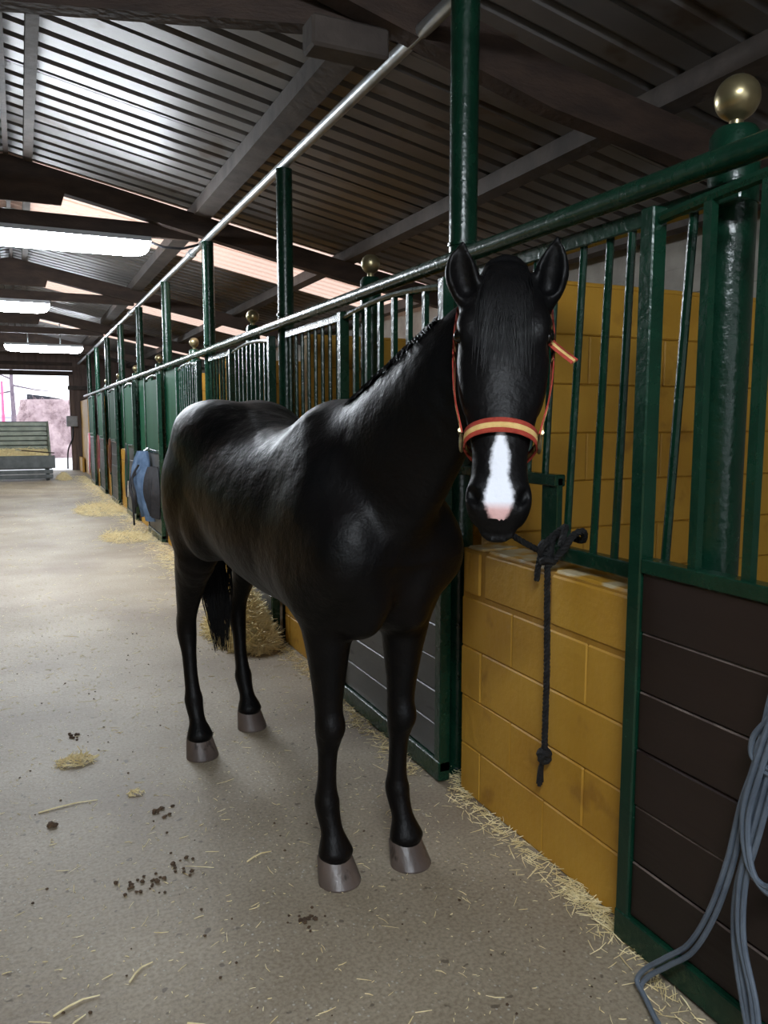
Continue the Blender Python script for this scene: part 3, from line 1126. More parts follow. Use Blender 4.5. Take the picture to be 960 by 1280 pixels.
# relax the surface a little
for it_ in range(3):
    acc = np.zeros_like(V)
    cn = np.zeros(len(V))
    for i in range(4):
        for j in ((i + 1) % 4, (i + 3) % 4):
            np.add.at(acc, Q[:, i], V[Q[:, j]])
            np.add.at(cn, Q[:, i], 1)
    V = V + (.5 if it_ != 1 else -.35) * (acc / cn[:, None] - V)
del FIELD
hw_xyz = lambda A_: HO + np.outer(A_[:, 0], HF) + np.outer(A_[:, 1], HL) + np.outer(A_[:, 2], (0, 0, 1))
HW = lambda p: HO + HF * p[0] + HL * p[1] + np.array([0, 0, p[2]])
horse = tag(empty('horse', tuple(HO)), 'black horse with white nose blaze standing in the aisle beside the yellow wall', 'horse')


def rel(A_):
    return np.asarray(A_) - HO


def np_mesh(name, v, f, mats, smooth=True):
    me = bpy.data.meshes.new(name)
    me.vertices.add(len(v))
    me.vertices.foreach_set('co', np.asarray(v, np.float32).ravel())
    k = f.shape[1]
    me.loops.add(f.size)
    me.loops.foreach_set('vertex_index', f.astype(np.int32).ravel())
    me.polygons.add(len(f))
    me.polygons.foreach_set('loop_start', np.arange(0, f.size, k, dtype=np.int32))
    me.polygons.foreach_set('loop_total', np.full(len(f), k, np.int32))
    me.polygons.foreach_set('use_smooth', np.full(len(f), smooth))
    for m in (mats if isinstance(mats, (list, tuple)) else [mats]):
        me.materials.append(m)
    me.update(calc_edges=True)
    return me


body_me = np_mesh('body', rel(hw_xyz(V)), Q, COAT)
# blaze: a white stripe down the lower face, signed distance to its outline
q = V - POLL
ss, sd, dd = q @ HT / HLEN, q @ HS, q @ HD
bw_s = np.array([.60, .65, .72, .765, .81, .865, .905, .94, .968])
bw_w = np.array([.000, .008, .022, .026, .023, .034, .037, .028, .018])
half = np.interp(ss, bw_s, bw_w, left=-.05, right=-.05)
endd = np.maximum(np.maximum(.60 - ss, ss - .97) * HLEN, 0)
bl = np.abs(sd - .001) - half + endd
bl = np.where(dd > -.01, bl, .05)
a1 = body_me.attributes.new('blaze', 'FLOAT', 'POINT')
a1.data.foreach_set('value', np.clip(bl + .5, 0, 1).astype(np.float32))
a2 = body_me.attributes.new('pink', 'FLOAT', 'POINT')
a2.data.foreach_set('value', np.clip((ss - .905) / .03, 0, 1).astype(np.float32))
obj('body', body_me, horse)['label'] = 'glossy black body with a white blaze and pink snip on the nose'


def strands(name, roots, paths, r0, parent, m, seg=7):
    """hair: each path is an (n,3) array; tapering three-sided strands in one mesh"""
    vs, fs = [], []
    o = 0
    for P_, r in zip(paths, r0):
        n = len(P_)
        t = np.gradient(P_, axis=0)
        t /= np.linalg.norm(t, axis=1)[:, None] + 1e-9
        u = np.cross(t, (.3, .8, .52))
        u /= np.linalg.norm(u, axis=1)[:, None] + 1e-9
        w = np.cross(t, u)
        rad = r * np.linspace(1, .12, n) ** .7
        for k in range(3):
            a = 2 * PI * k / 3
            vs.append(P_ + (u * math.cos(a) + w * math.sin(a)) * rad[:, None])
        for k in range(3):
            k2 = (k + 1) % 3
            i = np.arange(n - 1)
            fs.append(np.stack([o + k * n + i, o + k2 * n + i, o + k2 * n + i + 1, o + k * n + i + 1], 1))
        o += 3 * n
    return obj(name, np_mesh(name, np.concatenate(vs), np.concatenate(fs), m), parent)


# tail: hangs from the dock between the hind legs
paths, rs = [], []
for i in range(420):
    a, rr = rng.uniform(0, 2 * PI), math.sqrt(rng.uniform(0, 1))
    ln = rng.uniform(.80, .98) if rr < .85 else rng.uniform(.6, .9)
    z0, z1 = 1.36, 1.40 - ln
    t = np.linspace(0, 1, 9)
    spread = .018 + .052 * np.sin(PI * np.clip(t * .9, 0, 1)) ** .8
    f_ = -.845 - .085 * np.sin(PI * np.clip(t * 1.25, 0, 1)) * (1 - .2 * t) + .10 * t ** 2
    l_ = -.02 + .025 * t
    P_ = np.stack([f_ + math.cos(a) * rr * spread + rng.normal(0, .004, 9), l_ + math.sin(a) * rr * spread * 1.25 + rng.normal(0, .004, 9),
                   z0 + (z1 - z0) * t + rng.normal(0, .004)], 1)
    paths.append(rel(hw_xyz(P_)))
    rs.append(rng.uniform(.003, .0055))
tl = strands('tail', None, paths, rs, horse, HAIR)
tl['kind'] = 'stuff'
# mane: along the crest, falling mostly to the far side
NS = resample(NECK, 6)
Nc = NS[:, :3]
tn = np.gradient(Nc, axis=0)
tn /= np.linalg.norm(tn, axis=1)[:, None]
paths, rs = [], []
for i in range(900):
    j = rng.uniform(9, len(NS) - 11)
    j0 = int(j)
    c0, t0 = NS[j0] + (NS[j0 + 1] - NS[j0]) * (j - j0), tn[j0]
    up = nrm(np.array((-.5, 0, 1)) - t0 * (np.array((-.5, 0, 1)) @ t0))
    sd_ = np.cross(t0, up)
    if sd_[1] < 0:
        sd_ = -sd_
    near = rng.uniform() < .55
    side = -1 if near else 1
    ln = rng.uniform(.03, .12) if near else rng.uniform(.1, .26)
    crest = c0[:3] + up * (c0[4] - .004)
    t = np.linspace(0, 1, 7)
    ang = t * ln / max(c0[4], .1) * 1.15
    a_, b_ = c0[3] * .96 + .010, c0[4] + .012
    P_ = c0[:3] + np.outer(np.sin(ang) * a_ * 1.0, sd_ * side) + np.outer(np.cos(ang) * b_, up) + np.outer(t * rng.uniform(-.02, .04), t0)
    paths.append(rel(hw_xyz(P_)))
    rs.append(rng.uniform(.003, .0055))
mn = strands('mane', None, paths, rs, horse, HAIR)
mn['kind'] = 'stuff'
# forelock
paths, rs = [], []
for i in range(420):
    x = rng.normal(0, .034)
    ln = rng.uniform(.14, .44)
    t = np.linspace(0, 1, 8)
    s_ = .012 + ln * t
    x1 = x * 1.0 + rng.normal(0, .028) + .004
    P_ = []
    for tt, sv in zip(t, s_):
        a, bu, bd = head_at(max(sv, 0))
        xx = x * (1 - tt) + x1 * tt * 1.3
        xx = .085 * math.tanh(xx / .085) * (.9 if abs(xx) > .05 else 1)
        dz = bu * math.sqrt(max(0.05, 1 - (xx / a) ** 2)) + .004 + .004 * math.sin(PI * tt)
        P_.append(hp(sv, xx, dz))
    paths.append(rel(hw_xyz(np.array(P_))))
    rs.append(rng.uniform(.0014, .0026))
fl = strands('forelock', None, paths, rs, horse, HAIR)
fl['kind'] = 'stuff'
# hooves
for (ft, l, s) in FRONT + HIND:
    vs, fs = [], []
    n = 24
    rings = [(.092, -.012, .046, .046), (.088, -.008, .0575, .054), (.074, -.001, .0605, .058), (.040, .016, .067, .066), (.006, .034, .0735, .075), (0, .034, .072, .074)]
    base_f = ft - .075
    for z, df, a, b_ in rings:
        for k in range(n):
            th = 2 * PI * k / n
            cx, sx = math.cos(th), math.sin(th)
            zz_ = z - (.04 * max(0, -cx) * (z / .1))            # heel lower
            vs.append(rel(HW((base_f + df + b_ * cx * (1 if cx > 0 else .7), l + a * sx, max(zz_, 0.0)))))
    for i in range(len(rings) - 1):
        for k in range(n):
            k2 = (k + 1) % n
            fs.append((i * n + k, i * n + k2, (i + 1) * n + k2, (i + 1) * n + k))
    fs.append(tuple(range(n)))
    fs.append(tuple((len(rings) - 1) * n + k for k in range(n)))
    mb = MB()
    mb.add(vs, fs)
    mb.build('hoof', HOOF, horse, smooth=True)['label'] = 'grey brown hoof'
# eyes
for s in (-1, 1):
    mb = MB()
    vs, fs = [], []
    cE = hp(.265, s * .106, .020)
    for i in range(9):
        for k in range(12):
            th, ph = PI * i / 8, 2 * PI * k / 12
            vs.append(rel(HW(cE + .0185 * (HS * math.sin(th) * math.cos(ph) + HT * math.sin(th) * math.sin(ph) * 1.1 + HD * math.cos(th)))))
    for i in range(8):
        for k in range(12):
            fs.append((i * 12 + k, i * 12 + (k + 1) % 12, (i + 1) * 12 + (k + 1) % 12, (i + 1) * 12 + k))
    mb.add(vs, fs)
    mb.build('eye', EYE, horse, smooth=True)['label'] = 'dark wet eye'

# ================================================================== HALTER
halter = tag(empty('halter', tuple(HW(hp(.6, 0, .06)))), 'red and yellow striped nylon halter on the black horse head', 'halter')
HB = np.array(halter.location)


def ribbon(pts, nrms, w, name, parent, thick=.0035):
    """striped webbing along pts (horse space): red, yellow, red"""
    pts = [np.array(p) for p in pts]
    mb = MB()
    vs = []
    edges = [-1, -.38, -.36, .36, .38, 1]
    n = len(pts)
    for i in range(n):
        t = nrm(pts[min(i + 1, n - 1)] - pts[max(i - 1, 0)])
        nn = nrm(nrms[i] - t * (nrms[i] @ t))
        sd_ = np.cross(t, nn)
        for off in (thick, 0):
            for e in edges:
                vs.append(HW(pts[i] + sd_ * e * w / 2 + nn * (off + (.0008 if abs(e) < .37 and off else 0))) - HB)
    m = len(edges)
    for i in range(n - 1):
        o, o2 = i * 2 * m, (i + 1) * 2 * m
        for k in range(m - 1):
            mi = 1 if k in (1, 2, 3) else 0
            for layer in (0, m):
                mb.add([vs[o + layer + k], vs[o + layer + k + 1], vs[o2 + layer + k + 1], vs[o2 + layer + k]], [(0, 1, 2, 3)], mi)
        for k in (0, m - 1):
            mb.add([vs[o + k], vs[o + m + k], vs[o2 + m + k], vs[o2 + k]], [(0, 1, 2, 3)], 0)
    me = mb.mesh(name, [RED, GOLD], True)
    import bmesh
    bm = bmesh.new()
    bm.from_mesh(me)
    bmesh.ops.remove_doubles(bm, verts=bm.verts, dist=.0001)
    bm.to_mesh(me)
    bm.free()
    return obj(name, me, parent)


def nsurf(s, th):
    return nrm(HS * math.sin(th) + HD * math.cos(th))


S0 = .665
ths = np.linspace(-1.62, 1.62, 31)
ribbon([hsurf(S0 - .028 * math.cos(t), t, .012) for t in ths], [nsurf(S0, t) for t in ths], .036, 'noseband', halter)
ths = np.linspace(1.75, 2 * PI - 1.75, 25)
ribbon([hsurf(S0 + .05 * math.sin((t - 1.75) / (2 * PI - 3.5) * PI), t, .016) for t in ths], [nsurf(S0, t) for t in ths], .024, 'chin_strap', halter)
for s in (-1, 1):
    pts, nn = [], []
    for i in range(16):
        f = i / 15
        sv = S0 - .02 - f * (S0 - .02 - .05)
        th = s * (1.48 + .10 * math.sin(PI * f) + .3 * f)
        pts.append(hsurf(sv, th, .016))
        nn.append(nsurf(sv, th))
    ribbon(pts, nn, .028, 'cheek_strap', halter)
    # ring
    cR = hsurf(S0 + .002, s * 1.66, .022)
    n_ = nsurf(S0, s * 1.66)
    t_ = HT
    u_ = np.cross(n_, t_)
    MB().tube([HW(cR + .021 * (t_ * math.cos(a) + u_ * math.sin(a))) - HB for a in np.linspace(0, 2 * PI, 17)], .0035, 6, caps=False).build('ring', BRASS, halter, smooth=True)
    # keeper
    MB().tube([HW(hsurf(S0 - .035, s * 1.60 + e, .021)) - HB for e in (-.1, .05, .2)], .006, 6).build('buckle', BRASS, halter, smooth=True)
    # throat strap behind the jaw
    pts = [hsurf(.30 + .12 * f, s * (1.95 + 1.0 * f), .012) for f in np.linspace(0, 1, 8)]
    ribbon(pts, [nsurf(.3, s * (1.95 + 1.0 * f)) for f in np.linspace(0, 1, 8)], .02, 'throat_strap', halter)
# loose end of the crown strap sticking out on the right of the picture
e0 = hp(.255, .118, -.01) if (HS @ hloc(HO + np.array([1, 0, 0]))) > 0 else hp(.255, -.118, -.01)
sg = 1 if (HS @ np.array([HF[0], HL[0], 0])) > 0 else -1
lp = [hp(.24 + .12 * f ** .9, sg * (.098 + .075 * f), -.012 + .02 * f) for f in np.linspace(0, 1, 9)]
ribbon(lp, [nrm(HD + HS * sg * .1 - HT * .5) for _ in lp], .022, 'loose_strap_end', halter, .004)

# ================================================================== LEAD ROPE tied to the hatch plate


def spline(pts, m=6):
    return [tuple(p) for p in resample(pts, m)]


rope = tag(empty('lead_rope', (1.56, 2.12, .28)), 'black lead rope knotted to the green grille and hanging down the yellow wall', 'rope')
RB = np.array((1.56, 2.12, .28))


def rpart(name, pts, r, m=6, twist=True):
    P_ = np.array(resample([np.array(p) - RB for p in pts], m))
    if twist:
        mb = MB()
        t = np.gradient(P_, axis=0)
        t /= np.linalg.norm(t, axis=1)[:, None]
        L_ = np.concatenate([[0], np.cumsum(np.linalg.norm(np.diff(P_, axis=0), axis=1))])
        n = max(12, int(L_[-1] / .007))
        ls = np.linspace(0, L_[-1], n)
        Pn = np.stack([np.interp(ls, L_, P_[:, i]) for i in range(3)], 1)
        tn_ = np.gradient(Pn, axis=0)
        tn_ /= np.linalg.norm(tn_, axis=1)[:, None]
        u = np.cross(tn_, (.57, .31, .76))
        u /= np.linalg.norm(u, axis=1)[:, None]
        w = np.cross(tn_, u)
        for k in range(3):
            a = ls / .045 * 2 * PI + k * 2 * PI / 3
            c_ = Pn + (u * np.cos(a)[:, None] + w * np.sin(a)[:, None]) * r * .48
            mb.tube([tuple(q) for q in c_], r * .58, 5)
        return mb.build(name, BLACKROPE, rope, smooth=True)
    return MB().tube([tuple(q) for q in P_], r, 8).build(name, BLACKROPE, rope, smooth=True)


rpart('hanging_end', [(1.572, 2.108, 1.045), (1.570, 2.102, .90), (1.572, 2.098, .70), (1.570, 2.097, .52), (1.568, 2.095, .42)], .0115)
rpart('loop', [(1.572, 2.108, 1.045), (1.60, 2.07, 1.10), (1.63, 2.05, 1.155), (1.665, 2.045, 1.165), (1.69, 2.08, 1.13), (1.67, 2.14, 1.14), (1.63, 2.15, 1.14), (1.60, 2.13, 1.10), (1.572, 2.108, 1.045)], .0125, 8)
rpart('loop', [(1.60, 2.075, 1.12), (1.625, 2.09, 1.165), (1.655, 2.13, 1.17), (1.63, 2.17, 1.13), (1.60, 2.165, 1.105), (1.575, 2.15, 1.09)], .0125, 8)
rpart('leading_end', [(1.575, 2.15, 1.09), (1.55, 2.20, 1.11), (1.50, 2.26, 1.15), (1.42, 2.27, 1.19)], .0115)
rpart('short_tail', [(1.58, 2.15, 1.10), (1.565, 2.145, 1.06), (1.562, 2.15, 1.02), (1.565, 2.155, .99)], .011)
kn = MB()
for c_, R_, ax in (((1.565, 2.092, .405), .017, 0), ((1.563, 2.086, .392), .016, 1), ((1.568, 2.098, .392), .016, 2)):
    pts = []
    for a in np.linspace(0, 2 * PI, 13):
        e = [math.cos(a) * R_, math.sin(a) * R_, math.sin(a * 2) * .005]
        e = e[ax:] + e[:ax]
        pts.append(tuple(np.array(c_) + e - RB))
    kn.tube(pts, .011, 7)
kn.build('knot', BLACKROPE, rope, smooth=True)
kn = MB()
for c_, R_, ax in (((1.575, 2.112, 1.065), .018, 0), ((1.58, 2.13, 1.10), .02, 1), ((1.585, 2.15, 1.10), .018, 2)):
    pts = []
    for a in np.linspace(0, 2 * PI, 13):
        e = [math.cos(a) * R_, math.sin(a) * R_, math.sin(a * 2) * .006]
        e = e[ax:] + e[:ax]
        pts.append(tuple(np.array(c_) + e - RB))
    kn.tube(pts, .0125, 7)
kn.build('knot', BLACKROPE, rope, smooth=True)
for i in range(4):
    dx, dy = random.uniform(-.008, .008), random.uniform(-.010, .014)
    rpart('frayed_end', [(1.565, 2.095, .385), (1.563 + dx * .5, 2.108 + dy * .5, .34), (1.565 + dx, 2.115 + dy, .285 + random.uniform(-.01, .015))], .0065, 5, False)

# ================================================================== COILED CORD hanging on the near door
cord = tag(empty('cord_bundle', (1.47, 1.30, 0)), 'blue grey double cord hanging in loops down the dark brown door to the floor', 'cord')
CB = np.array((1.47, 1.30, 0))
CP = [
    [(1.495, 1.09, 1.25), (1.495, 1.138, 1.056), (1.495, 1.168, 0.902), (1.495, 1.199, 0.739), (1.49, 1.225, 0.631), (1.485, 1.25, 0.479), (1.48, 1.288, 0.333), (1.475, 1.344, 0.205), (1.465, 1.41, 0.125), (1.45, 1.465, 0.06), (1.437, 1.478, .022), (1.422, 1.435, .015), (1.394, 1.371, .015), (1.385, 1.345, .015)],
    [(1.50, 1.09, 1.24), (1.50, 1.122, 0.971), (1.50, 1.162, 0.811), (1.495, 1.184, 0.669), (1.49, 1.202, 0.544), (1.485, 1.222, 0.413), (1.48, 1.215, 0.296), (1.47, 1.18, 0.19), (1.46, 1.14, 0.10), (1.45, 1.10, .02)],
    [(1.487, 1.09, 1.23), (1.487, 1.102, 0.96), (1.485, 1.148, 0.761), (1.48, 1.179, 0.595), (1.475, 1.203, 0.464), (1.47, 1.195, 0.329), (1.465, 1.15, 0.21), (1.45, 1.11, .09), (1.44, 1.07, .02)],
    [(1.48, 1.09, 1.10), (1.48, 1.121, 0.954), (1.48, 1.155, 0.869), (1.48, 1.193, 0.809), (1.48, 1.194, 0.761), (1.48, 1.157, 0.748), (1.48, 1.119, 0.773), (1.48, 1.09, .85)],
    [(1.475, 1.10, 1.02), (1.473, 1.145, 0.873), (1.472, 1.178, 0.748), (1.47, 1.202, 0.622), (1.47, 1.184, 0.514), (1.47, 1.14, 0.481), (1.47, 1.101, 0.512), (1.47, 1.08, .6)],
]
MB().tube([(1.535 - 1.47, 1.09 - 1.30, 1.17), (1.49 - 1.47, 1.09 - 1.30, 1.17), (1.47 - 1.47, 1.09 - 1.30, 1.20)], .009, 8).build('hook', STEEL, cord)
for pts in CP:
    P_ = resample([np.array(p) - CB for p in pts], 8)
    s_ = MB()
    for o in (-.009, .009):
        s_.tube([(p[0] - abs(o) * .2, p[1] + o * .8, p[2] + o * .6 + .003) for p in P_], .0070, 8)
    s_.build('strand', GREYROPE, cord, smooth=True)

# ================================================================== STRAW AND CRUMBS


def straw_mesh(name, pos, ln, tilt, r, m):
    n = len(pos)
    az = rng.uniform(0, 2 * PI, n)
    el = rng.normal(0, 1, n) * tilt
    d = np.stack([np.cos(az) * np.cos(el), np.sin(az) * np.cos(el), np.sin(el)], 1)
    side = np.stack([-np.sin(az), np.cos(az), np.zeros(n)], 1)
    up = np.cross(d, side)
    bend = rng.normal(0, .12, n) * ln
    vs = []
    for t, w in ((-.5, .8), (0, 1), (.5, .6)):
        c_ = pos + d * (ln * t)[:, None] + side * (bend * (1 - 4 * t * t) * .5)[:, None]
        for a in (0, 2.094, 4.189):
            vs.append(c_ + (side * math.cos(a) - up * math.sin(a)) * (r * w)[:, None])
    V_ = np.stack(vs, 1)          # n,9,3
    zmin = V_[:, :, 2].min(1)
    V_[:, :, 2] += np.maximum(0.0005 - zmin, 0)[:, None]
    f = []
    for i in (0, 3):
        for k in range(3):
            f.append((i + k, i + (k + 1) % 3, i + 3 + (k + 1) % 3, i + 3 + k))
    f = np.array(f)
    F_ = (f[None] + 9 * np.arange(n)[:, None, None]).reshape(-1, 4)
    return np_mesh(name, V_.reshape(-1, 3), F_, m, False)


def scatter(n, x0, x1, y0, y1, yp=1.0):
    u = rng.uniform(0, 1, n) ** yp
    return np.stack([rng.uniform(x0, x1, n), y0 + (y1 - y0) * u, np.full(n, .002)], 1)


pos = np.concatenate([scatter(2600, -.6, 1.55, 1.2, 6.5), scatter(900, -1.5, 1.55, 1.2, 7), scatter(1500, -1.5, 1.55, 6, 24)])
ln = np.where(np.arange(len(pos)) < 2600, rng.uniform(.003, .014, len(pos)), rng.uniform(.01, .05, len(pos))) * np.where(rng.uniform(0, 1, len(pos)) < .06, 2.6, 1)
tag(obj('loose_straw', straw_mesh('loose_straw', pos, ln, .05, rng.uniform(.0008, .0019, len(pos)), STRAW)), 'short bits of pale straw scattered over the concrete aisle', 'straw', kind='stuff')


def heap(name, cx, cy, rx, ry, h, n, label, lmin=.03, lmax=.10, kind='stuff'):
    u, a = np.sqrt(rng.uniform(0, 1, n)), rng.uniform(0, 2 * PI, n)
    x, y = cx + rx * u * np.cos(a), cy + ry * u * np.sin(a)
    z = h * np.clip(1 - u ** 1.6, 0, 1) * rng.uniform(.75, 1.05, n) + .003
    o = obj(name, straw_mesh(name, np.stack([x, y, z], 1), rng.uniform(lmin, lmax, n), .4, rng.uniform(.001, .0028, n) * (1.6 if h > .2 else 1), STRAW))
    if h > .2:          # packed core under the loose stalks
        mb = MB()
        vs, fs = [], []
        for i in range(7):
            for k in range(18):
                uu, aa = i / 6 * .97, 2 * PI * k / 18
                vs.append((cx + rx * uu * math.cos(aa), cy + ry * uu * math.sin(aa), max(.001, h * (1 - uu ** 1.6) * .55 * (1 + .16 * math.sin(5 * aa + i) + random.uniform(-.1, .1)))))
        for i in range(6):
            for k in range(18):
                fs.append((i * 18 + k, i * 18 + (k + 1) % 18, (i + 1) * 18 + (k + 1) % 18, (i + 1) * 18 + k))
        mb.add(vs, fs).build('packed_core', STRAW, o)
    return tag(o, label, 'straw', kind=kind)


def drift(name, segs, label, n, w=.05, lmin=.02, lmax=.08):
    P_, L_ = [], []
    for (x0, y0, x1, y1, d) in segs:
        k = int(n * d)
        t = rng.uniform(0, 1, k)
        off = np.abs(rng.normal(0, w, k))
        P_.append(np.stack([x0 + (x1 - x0) * t - off, y0 + (y1 - y0) * t, np.maximum(.002, .02 * np.exp(-off / w) * rng.uniform(0, 1.2, k))], 1))
    p = np.concatenate(P_)
    return tag(obj(name, straw_mesh(name, p, rng.uniform(lmin, lmax, len(p)), .22, rng.uniform(.0009, .0022, len(p)), STRAW)), label, 'straw', kind='stuff')


drift('straw_drift', [(1.59, 1.55, 1.59, 1.95, .5), (1.59, 1.9, 1.59, 2.7, .35), (1.68, 2.6, 1.66, 2.95, .4), (1.5, 1.1, 1.52, 1.5, .12)], 'thin drift of straw along the foot of the nearest yellow wall', 720, .04, .015, .07)
drift('straw_drift', [(1.52, 2.9, 1.55, 4.0, .4), (1.57, 4.0, 1.57, 5.1, .5)], 'thin drift of straw under the grey door behind the horse', 700, .05)
drift('straw_drift', [(1.52, 5.6, 1.55, 9.0, .4), (1.55, 9.0, 1.55, 23, 1.0)], 'long drift of straw along the far stall fronts', 2600, .14, .04, .12)
heap('straw_heap', 1.36, 5.38, .19, .48, .34, 6000, 'heap of yellow straw beside the horse hind leg against the stall front', .08, .22)
heap('straw_heap', 1.15, 14.0, .38, .9, .10, 1100, 'straw heap at the far stall fronts', .08, .24)
heap('straw_heap', 1.18, 10.6, .30, .5, .05, 700, 'thin straw heap below the hanging blue cloth', .06, .2)
heap('straw_tuft', .153, 3.64, .085, .06, .028, 190, 'small tuft of straw lying alone on the left floor', .02, .06)
heap('straw_tuft', .36, 3.22, .035, .025, .012, 40, 'tiny straw tuft on the floor in front of the larger tuft', .01, .03)
# single longer stems
for (x, y, rz, l, lab) in ((.69, 2.55, .35, .10, 'single straw stem beside the front hoof'), (.36, 1.83, -.75, .13, 'single bent straw stem near the bottom of the picture'),
                           (.23, 2.12, .75, .09, 'single straw stem left of the bent one'), (.10, 3.22, .1, .22, 'long thin straw stem on the left floor'),
                           (.06, 2.06, .3, .12, 'straw stem at the bottom left corner'), (.05, 1.98, 1.0, .09, 'short upright-lying straw stem at the bottom left corner')):
    m_ = MB().tube([(-l / 2, 0, .003), (-l / 6, .006, .005), (l / 6, .008, .004), (l / 2, -.006, .003)], [.0028, .003, .0025, .0015], 6)
    tag(obj('straw_stem', m_.mesh('straw_stem', STRAW), None, (x, y, 0), (0, 0, rz)), lab, 'straw', 'single straw stems')


def crumbs(name, spots, label):
    vs, fs = [], []
    mb = MB()
    for (x, y, r) in spots:
        pts = []
        for i in range(4):
            for k in range(6):
                th, ph = PI * (i + .5) / 4, 2 * PI * k / 6
                q_ = r * random.uniform(.75, 1.2)
                pts.append((x + q_ * math.sin(th) * math.cos(ph), y + q_ * math.sin(th) * math.sin(ph), max(.0005, r * .45 + q_ * .6 * math.cos(th))))
        f = [(i * 6 + k, i * 6 + (k + 1) % 6, (i + 1) * 6 + (k + 1) % 6, (i + 1) * 6 + k) for i in range(3) for k in range(6)]
        mb.add(pts, f + [tuple(range(6)), tuple(range(18, 24))])
    return tag(mb.build(name, DUNG), label, 'dung', kind='stuff')


sp = [(random.uniform(-.1, 1.5), 1.5 + 4.5 * random.random() ** 1.3, random.uniform(.002, .006)) for _ in range(150)]
for cx, cy in ((.25, 2.55), (.33, 2.56), (.43, 3.02), (.16, 3.95), (.45, 2.6), (.75, 2.15)):
    sp += [(random.gauss(cx, .03), random.gauss(cy, .03), random.uniform(.004, .010)) for _ in range(12)]
crumbs('dung_crumbs', sp, 'scattered brown dung crumbs on the concrete floor')
crumbs('dung_lump', [(.033, 3.08, .018), (.045, 3.075, .014)], 'dark dung lump at the left edge of the floor')['kind'] = 'thing'

# ================================================================== FAR AISLE: feed trailer, tack on the doors
tr = tag(empty('feed_trailer', (.0, 21.6, 0)), 'grey green metal feed trailer with straw standing in the far aisle', 'trailer')
x0, x1 = -1.0, .86
for i in range(7):
    z = .62 + i * .125
    MB().bbox(x0 + .1, x1 - .22, 1.22 + i * .02, 1.26 + i * .02, z, z + .105, .01).build('back_slat', TROUGH, tr)
MB().prism([(.0, .30), (1.35, .30), (1.40, 1.50), (1.25, 1.50), (.0, .60)], x1 - .22, x1 - .18, 'x').build('side_panel', TROUGH, tr)
MB().prism([(.0, .30), (1.35, .30), (1.40, 1.50), (1.25, 1.50), (.0, .60)], x0 + .06, x0 + .10, 'x').build('side_panel', TROUGH, tr)
MB().bbox(x0 + .1, x1 - .22, 1.36, 1.39, .5, 1.49, .005).build('back_plate', TROUGH_DARK, tr)
MB().bbox(x0, x1 - .10, -.05, .0, .32, .64, .01).build('front_panel', TROUGH_DARK, tr)
MB().bbox(x0 + .02, x1 - .2, .0, 1.3, .30, .35, .005).build('bed', TROUGH_DARK, tr)
MB().bbox(x0 + .1, x1 - .16, -.02, .05, .18, .28, .01).build('skirt_board', TROUGH_DARK, tr)
MB().bbox(x0 + .1, x1 - .16, -.02, .05, .06, .165, .01).build('skirt_board', TROUGH_DARK, tr)
MB().box(x0 + .14, x0 + .22, .1, 1.2, 0, .30).build('skid', TROUGH_DARK, tr)
MB().box(x1 - .32, x1 - .24, .1, 1.2, 0, .30).build('skid', TROUGH_DARK, tr)
pos = np.stack([rng.uniform(x0 + .12, x1 - .26, 1600), rng.uniform(.03, 1.2, 1600), np.zeros(1600)], 1)
pos[:, 2] = .56 + .18 * pos[:, 1] + rng.uniform(-.03, .03, 1600)
MB().prism([(.01, .35), (1.21, .35), (1.21, .76), (.01, .55)], x0 + .11, x1 - .23, 'x').build('straw_bed', STRAW, tr)
so = tag(obj('straw_load', straw_mesh('straw_load', pos + np.array((0, 21.6, 0)), rng.uniform(.06, .2, 1600), .2, rng.uniform(.002, .005, 1600), STRAW)), 'loose straw lying in the feed trailer', 'straw', kind='stuff')
fk = tag(empty('pitchfork', (.35, 21.9, .70)), 'thin dark fork handle lying across the straw in the trailer', 'fork')
MB().tube([(-.35, .15, .06), (.40, -.30, .0)], .014, 8).build('handle', TIMBER, fk, smooth=True)
MB().tube([(-.35, .15, .06), (-.5, .24, .07)], .008, 6).build('prong', STEEL, fk)
MB().tube([(-.35, .15, .06), (-.47, .28, .07)], .008, 6).build('prong', STEEL, fk)
heap('straw_heap', .96, 22.0, .17, .6, .18, 1000, 'straw heap spilled beside the feed trailer', .06, .16)


def drape(name, x, y, z0, z1, w, m, label, cat, bulge=.09, seed=1, parent=None):
    r2 = random.Random(seed)
    nu, nv = 26, 20
    vs, fs = [], []
    ph = [r2.uniform(0, 6.28) for _ in range(4)]
    for i in range(nu + 1):
        u = i / nu
        for j in range(nv + 1):
            v_ = j / nv
            wid = w * (.35 + .65 * min(1, v_ * 1.8) ** .6)
            yy = (u - .5) * wid + .05 * math.sin(v_ * 3 + ph[0])
            fold = .035 * math.sin(u * 19 + ph[1] + v_ * 1.5) * (.3 + v_) + .02 * math.sin(u * 41 + ph[2])
            xx = -bulge * math.sin(PI * min(1, .15 + v_ * .8)) * math.sin(PI * u) - fold - .04
            zz = z1 - (z1 - z0) * v_ - .10 * abs(u - .45) * v_ + .03 * math.sin(u * 9 + ph[3]) * v_
            vs.append((min(xx, -.012), yy, zz))
    for i in range(nu):
        for j in range(nv):
            a = i * (nv + 1) + j
            fs.append((a, a + 1, a + nv + 2, a + nv + 1))
    n0 = len(vs)
    vs += [(vx + .012, vy, vz) for vx, vy, vz in vs]
    fs += [tuple(n0 + k for k in f[::-1]) for f in fs]
    for i in range(nu):
        for j in (0, nv):
            a = i * (nv + 1) + j
            fs.append((a, a + nv + 1, n0 + a + nv + 1, n0 + a))
    for j in range(nv):
        for i in (0, nu):
            a = i * (nv + 1) + j
            fs.append((a, a + 1, n0 + a + 1, n0 + a))
    t = tag(empty(name, (x, y, 0)), label, cat)
    mb = MB()
    mb.add(vs, fs).build('cloth', m, t, smooth=True)
    return t


